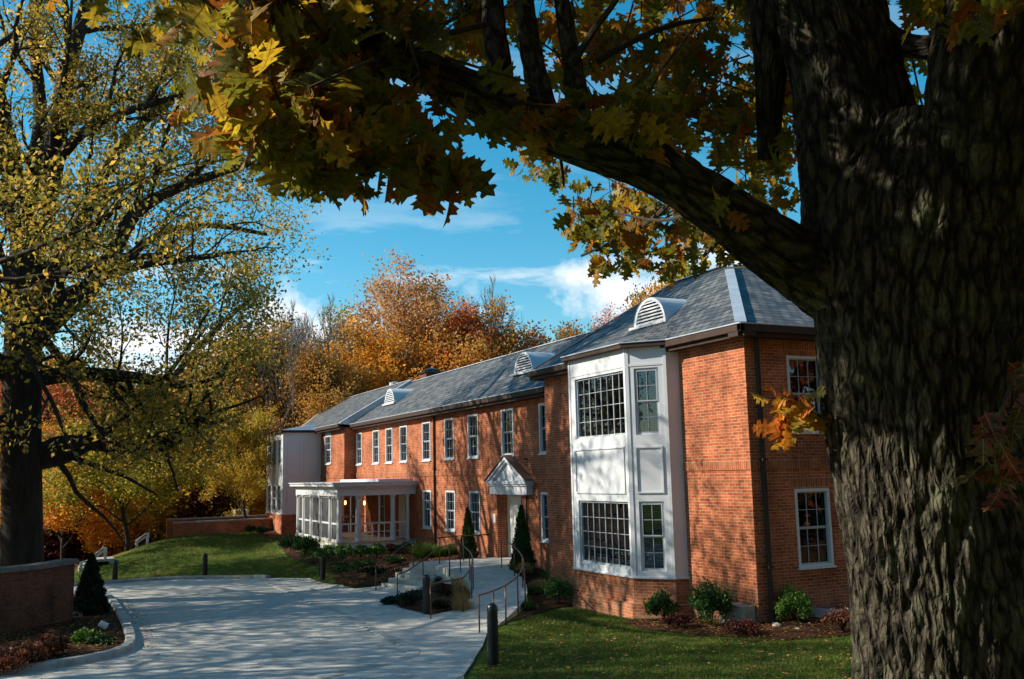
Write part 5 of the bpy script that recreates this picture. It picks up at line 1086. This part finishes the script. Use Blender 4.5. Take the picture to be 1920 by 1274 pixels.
    E=[(600,45,185,80,2.9,4.2,190),(820,45,140,60,4.3,5.8,110),(560,150,150,80,2.9,3.9,150),(660,185,110,85,3.0,3.8,130),(560,235,110,65,2.8,3.4,85),(700,260,110,65,2.9,3.4,85),(600,330,80,50,2.9,3.3,22),(835,300,52,55,2.9,3.2,20),(470,235,45,60,3.0,3.4,14),(800,245,50,45,3.0,3.4,14),(870,258,14,8,3.1,3.2,1),
       (345,110,32,48,2.5,3.0,5),(305,10,40,26,4.2,5.6,16),(275,85,40,30,5.0,6.0,18),(400,170,70,70,5.4,6.6,40),(415,20,90,40,3.0,4.4,50),
       (860,60,90,70,4.2,6.0,60),(1010,60,110,80,4.6,6.6,70),(1010,205,75,38,3.3,3.5,24),(1210,210,110,45,3.5,3.8,30),(1190,130,150,80,4.4,5.2,85),(1330,110,140,110,4.0,6.0,120),(1180,40,150,60,4.8,7.0,80),(1400,30,110,60,4.4,6.4,70),(1330,230,150,70,4.5,5.6,90),(1430,200,80,110,4.8,6.4,80),(1420,330,85,70,5.0,6.6,70),(1350,385,36,30,3.6,3.8,5),
       (1010,320,55,26,6.5,7.4,26),(1235,430,150,48,5.6,7.2,150),(1150,400,80,40,6.0,7.4,60),(1130,470,60,40,6.0,7.2,36),(1250,490,90,26,6.2,7.4,50),(1320,420,70,50,5.4,6.6,50),(1400,480,50,26,6.4,7.4,26),(1310,440,14,20,4.2,4.5,3),(1250,290,10,14,3.6,3.7,1),
       (1720,130,40,60,5,6,16),(1720,210,22,22,5.4,6,8),(1700,20,110,40,4.2,5.4,40),(1850,20,120,40,3.3,4.0,22),
       (900,-150,420,120,2.8,7,260),(1300,-150,500,120,3.8,7,320),(480,-130,110,50,3.5,6.5,40),
       (1300,-500,650,250,2.5,7.5,420),(1750,-350,500,250,2.5,7.5,420)]
    cens=[];szs=[];axs=[]
    for cx,cy,rx,ry,d0,d1,n in E:
        n=int(n*(1.55 if n>=22 and d0<6.6 else 1)); ns=max(1,n//6) if n>5 else n; per=max(1,round(n/ns))
        for s in range(ns):
            a=rg.random()*6.283; rr=math.sqrt(rg.random()); D=rg.uniform(d0,d1); c=at(cx+rx*rr*math.cos(a),cy-12+ry*rr*math.sin(a),D)
            if n>=22 and s%3==0:
                q=c+V((rg.normal()*.12,rg.normal()*.12,.10+rg.random()*.12)); tw.tube([q+V((rg.normal()*.15,rg.normal()*.1,.12)),q,c],[.006,.004,.002],4,cap=False)
            for j in range(per):
                o3=rg.normal(size=3)*.035; cens.append(np.array(c)+o3); out=rg.normal(size=3)*.55; axs.append(out+np.array([0,0,-.75])); szs.append(rg.uniform(.09,.175) if D<5 else rg.uniform(.09,.15))
    def sun_blockers(P0,t0,t1,sx,sz,n):  # unseen leaves added toward the sun to shade the trunk and near sprays
        sd=V((-1,.5,.68)); lat=V((.45,.9,0))
        for _ in range(n):
            c=V(P0)+sd*rg.uniform(t0,t1)+lat*rg.uniform(-sx,sx)+V((0,0,rg.uniform(0,sz))); cens.append(np.array(c)); axs.append(rg.normal(size=3)*.6+np.array([0,0,-.5])); szs.append(rg.uniform(.16,.24))
    sun_blockers((3.2,2.9,2.95),3.1,6.0,1.1,4.8,2000)
    sun_blockers(at(720,100,3.6),2.6,5.0,.8,1.2,60)
    sun_blockers(at(1150,120,4.3),4.2,6.5,1.6,1.6,260)
    for _ in range(14):                # unseen limbs added to carry the shading leaves
        a0=V((3.2+rg.normal()*.15,2.9+rg.normal()*.15,rg.uniform(6.2,9))); az=rg.uniform(-2.6,2.9); b0=a0+V((math.cos(az)*rg.uniform(4,8),math.sin(az)*rg.uniform(3,6),rg.uniform(2.2,4.5)))
        tw.tube([a0,a0.lerp(b0,.35)+V((0,0,.5)),a0.lerp(b0,.7)+V((rg.normal()*.3,rg.normal()*.3,.4)),b0],[.11,.08,.05,.015],8,cap=False)
    k_=0
    while k_<5200:                     # unseen crown overhead, added outside the view to keep sky light off the trunk
        d=rg.normal(size=3); d/=np.linalg.norm(d); q=np.array([7.8,1.0,9.5])+d*np.array([7.5,7.5,5.5])*rg.uniform(.45,1)**.5
        v=AX.T@(q-CP); X_=960+FPX*v[0]/max(-v[2],.01); Y_=637-FPX*v[1]/max(-v[2],.01)
        if q[2]<5.2 or (v[2]<0 and -150<X_<2070 and Y_>-80): continue
        k_+=1; cens.append(q); axs.append(rg.normal(size=3)*.6+np.array([0,0,-.4])); szs.append(rg.uniform(.3,.42))
    leaves('crown',cens,szs,'oakleaf',axs)
    cens=[];szs=[];axs=[]
    for k_ in range(26):
        a=rg.random()*6.283; rr=math.sqrt(rg.random()); c=at(1476+52*rr*math.cos(a),768+40*rr*math.sin(a),rg.uniform(4.2,4.45)); cens.append(np.array(c)); axs.append(rg.normal(size=3)*.5+np.array([-.25,0,-.6])); szs.append(rg.uniform(.10,.15))
    for k_ in range(6): c=at(1535+rg.uniform(-15,15),780+rg.uniform(-12,12),4.3); cens.append(np.array(c)); axs.append((0,0,-1)); szs.append(.08)
    leaves('leaf_spray',cens,szs,'sprig',axs)
    cens=[];szs=[];axs=[]
    for (cx,cy,rx,ry,n) in ((1870,850,45,60,14),(1905,710,20,22,5),(1900,770,18,40,5),(1890,900,20,30,4)):
        cens=[];szs=[];axs=[]
        for k_ in range(n): cens.append(np.array(at(cx+rg.uniform(-rx,rx),cy+rg.uniform(-ry,ry)-25,rg.uniform(3.3,3.9)))); axs.append((0,0,-.8)); szs.append(rg.uniform(.11,.15))
        leaves('leaf_spray',cens,szs,'redoak',axs)
    me=bpy.data.meshes.new('twigs'); me.from_pydata(tw.v,[],tw.f); me.materials.append(MAT['bark']); o=bpy.data.objects.new('twigs',me); link(o,e); o['kind']='stuff'
near_oak()
# ------------------------------------------------------------------ light and sky
SUN=V((-1,.56,.68)).normalized(); elev=math.asin(SUN.z); azim=math.atan2(SUN.x,SUN.y)
sl=bpy.data.lights.new('sun','SUN'); sl.energy=5.0; sl.angle=R_(.55); sl.color=(1,.92,.76); so=bpy.data.objects.new('sun',sl); C.objects.link(so); so.rotation_euler=(-SUN).to_track_quat('-Z','Y').to_euler()
w=bpy.data.worlds.new('World'); bpy.context.scene.world=w; w.use_nodes=True; nt=w.node_tree; nt.nodes.clear()
o=nt.nodes.new('ShaderNodeOutputWorld'); bg=nt.nodes.new('ShaderNodeBackground'); sky=nt.nodes.new('ShaderNodeTexSky'); sky.sky_type='NISHITA'; sky.sun_disc=False; sky.sun_elevation=elev; sky.sun_rotation=azim; sky.air_density=1.0; sky.dust_density=.3; sky.ozone_density=2.5
hs=nt.nodes.new('ShaderNodeHueSaturation'); hs.inputs['Saturation'].default_value=1.42; hs.inputs['Hue'].default_value=.475; L(nt,sky.outputs[0],hs.inputs['Color'])
tc_=nt.nodes.new('ShaderNodeTexCoord'); mp=nt.nodes.new('ShaderNodeMapping'); mp.inputs['Scale'].default_value=(1.2,1.2,5.5); mp.inputs['Rotation'].default_value=(.06,.03,1.1); mp.inputs['Location'].default_value=(.4,1.7,.2); L(nt,tc_.outputs['Generated'],mp.inputs[0])
n1=noise_(nt,mp.outputs[0],3.1,10,.58); r1=ramp(nt,n1,[(.53,(0,0,0)),(.62,(.97,.97,.97))])
sp=nt.nodes.new('ShaderNodeSeparateXYZ'); L(nt,tc_.outputs['Generated'],sp.inputs[0]); mr=nt.nodes.new('ShaderNodeMapRange'); mr.inputs[1].default_value=.15; mr.inputs[2].default_value=.27; mr.inputs[3].default_value=1; mr.inputs[4].default_value=.12; L(nt,sp.outputs[2],mr.inputs[0])
mu=nt.nodes.new('ShaderNodeMath'); mu.operation='MULTIPLY'; L(nt,r1,mu.inputs[0]); L(nt,mr.outputs[0],mu.inputs[1])
def vm(op,a,b):
    n=nt.nodes.new('ShaderNodeVectorMath'); n.operation=op
    for i,q in enumerate((a,b)):
        if hasattr(q,'links'): L(nt,q,n.inputs[i])
        elif q is not None: n.inputs[i].default_value=q
    return n
def mth(op,a,b=None,clamp=False):
    n=nt.nodes.new('ShaderNodeMath'); n.operation=op; n.use_clamp=clamp
    for i,q in enumerate((a,b)):
        if hasattr(q,'links'): L(nt,q,n.inputs[i])
        elif q is not None: n.inputs[i].default_value=q
    return n.outputs[0]
tot=mu.outputs[0]; nz=noise_(nt,tc_.outputs['Generated'],13,9,.6)
for (x_,y_,r_) in ((1150,560,.10),(1095,520,.05),(1370,470,.06),(640,605,.055),(560,585,.05)):
    d_=V(ray(x_,y_)).normalized(); df=vm('SUBTRACT',tc_.outputs['Generated'],tuple(d_)); st_=vm('MULTIPLY',df.outputs[0],(1,1,2.1)); ln=vm('LENGTH',st_.outputs[0],None).outputs['Value']
    f_=mth('ADD',mth('SUBTRACT',1.0,mth('DIVIDE',ln,r_)),mth('MULTIPLY',mth('SUBTRACT',nz,.5),5.5)); tot=mth('MAXIMUM',tot,mth('MULTIPLY',mth('MULTIPLY',f_,.9,True),mth('MULTIPLY',mth('SUBTRACT',1.0,mth('DIVIDE',ln,r_*2.2)),1.6,True)))
cl_=mix(nt,tot,hs.outputs[0],(6.5,6.8,7.2)); L(nt,cl_,bg.inputs[0]); bg.inputs[1].default_value=.105; L(nt,bg.outputs[0],o.inputs[0])
sc=bpy.context.scene; sc.view_settings.view_transform='Standard'; sc.view_settings.look='None'; sc.view_settings.exposure=.66; sc.view_settings.gamma=1
sc.render.resolution_x=1024; sc.render.resolution_y=679; sc.render.engine='CYCLES'
sc.cycles.transparent_max_bounces=12; sc.cycles.max_bounces=6
# tree prototypes that never got used are removed
for k,(e,t,u) in PROTO.items():
    if not u:
        for ch in list(e.children): bpy.data.objects.remove(ch)
        bpy.data.objects.remove(e)
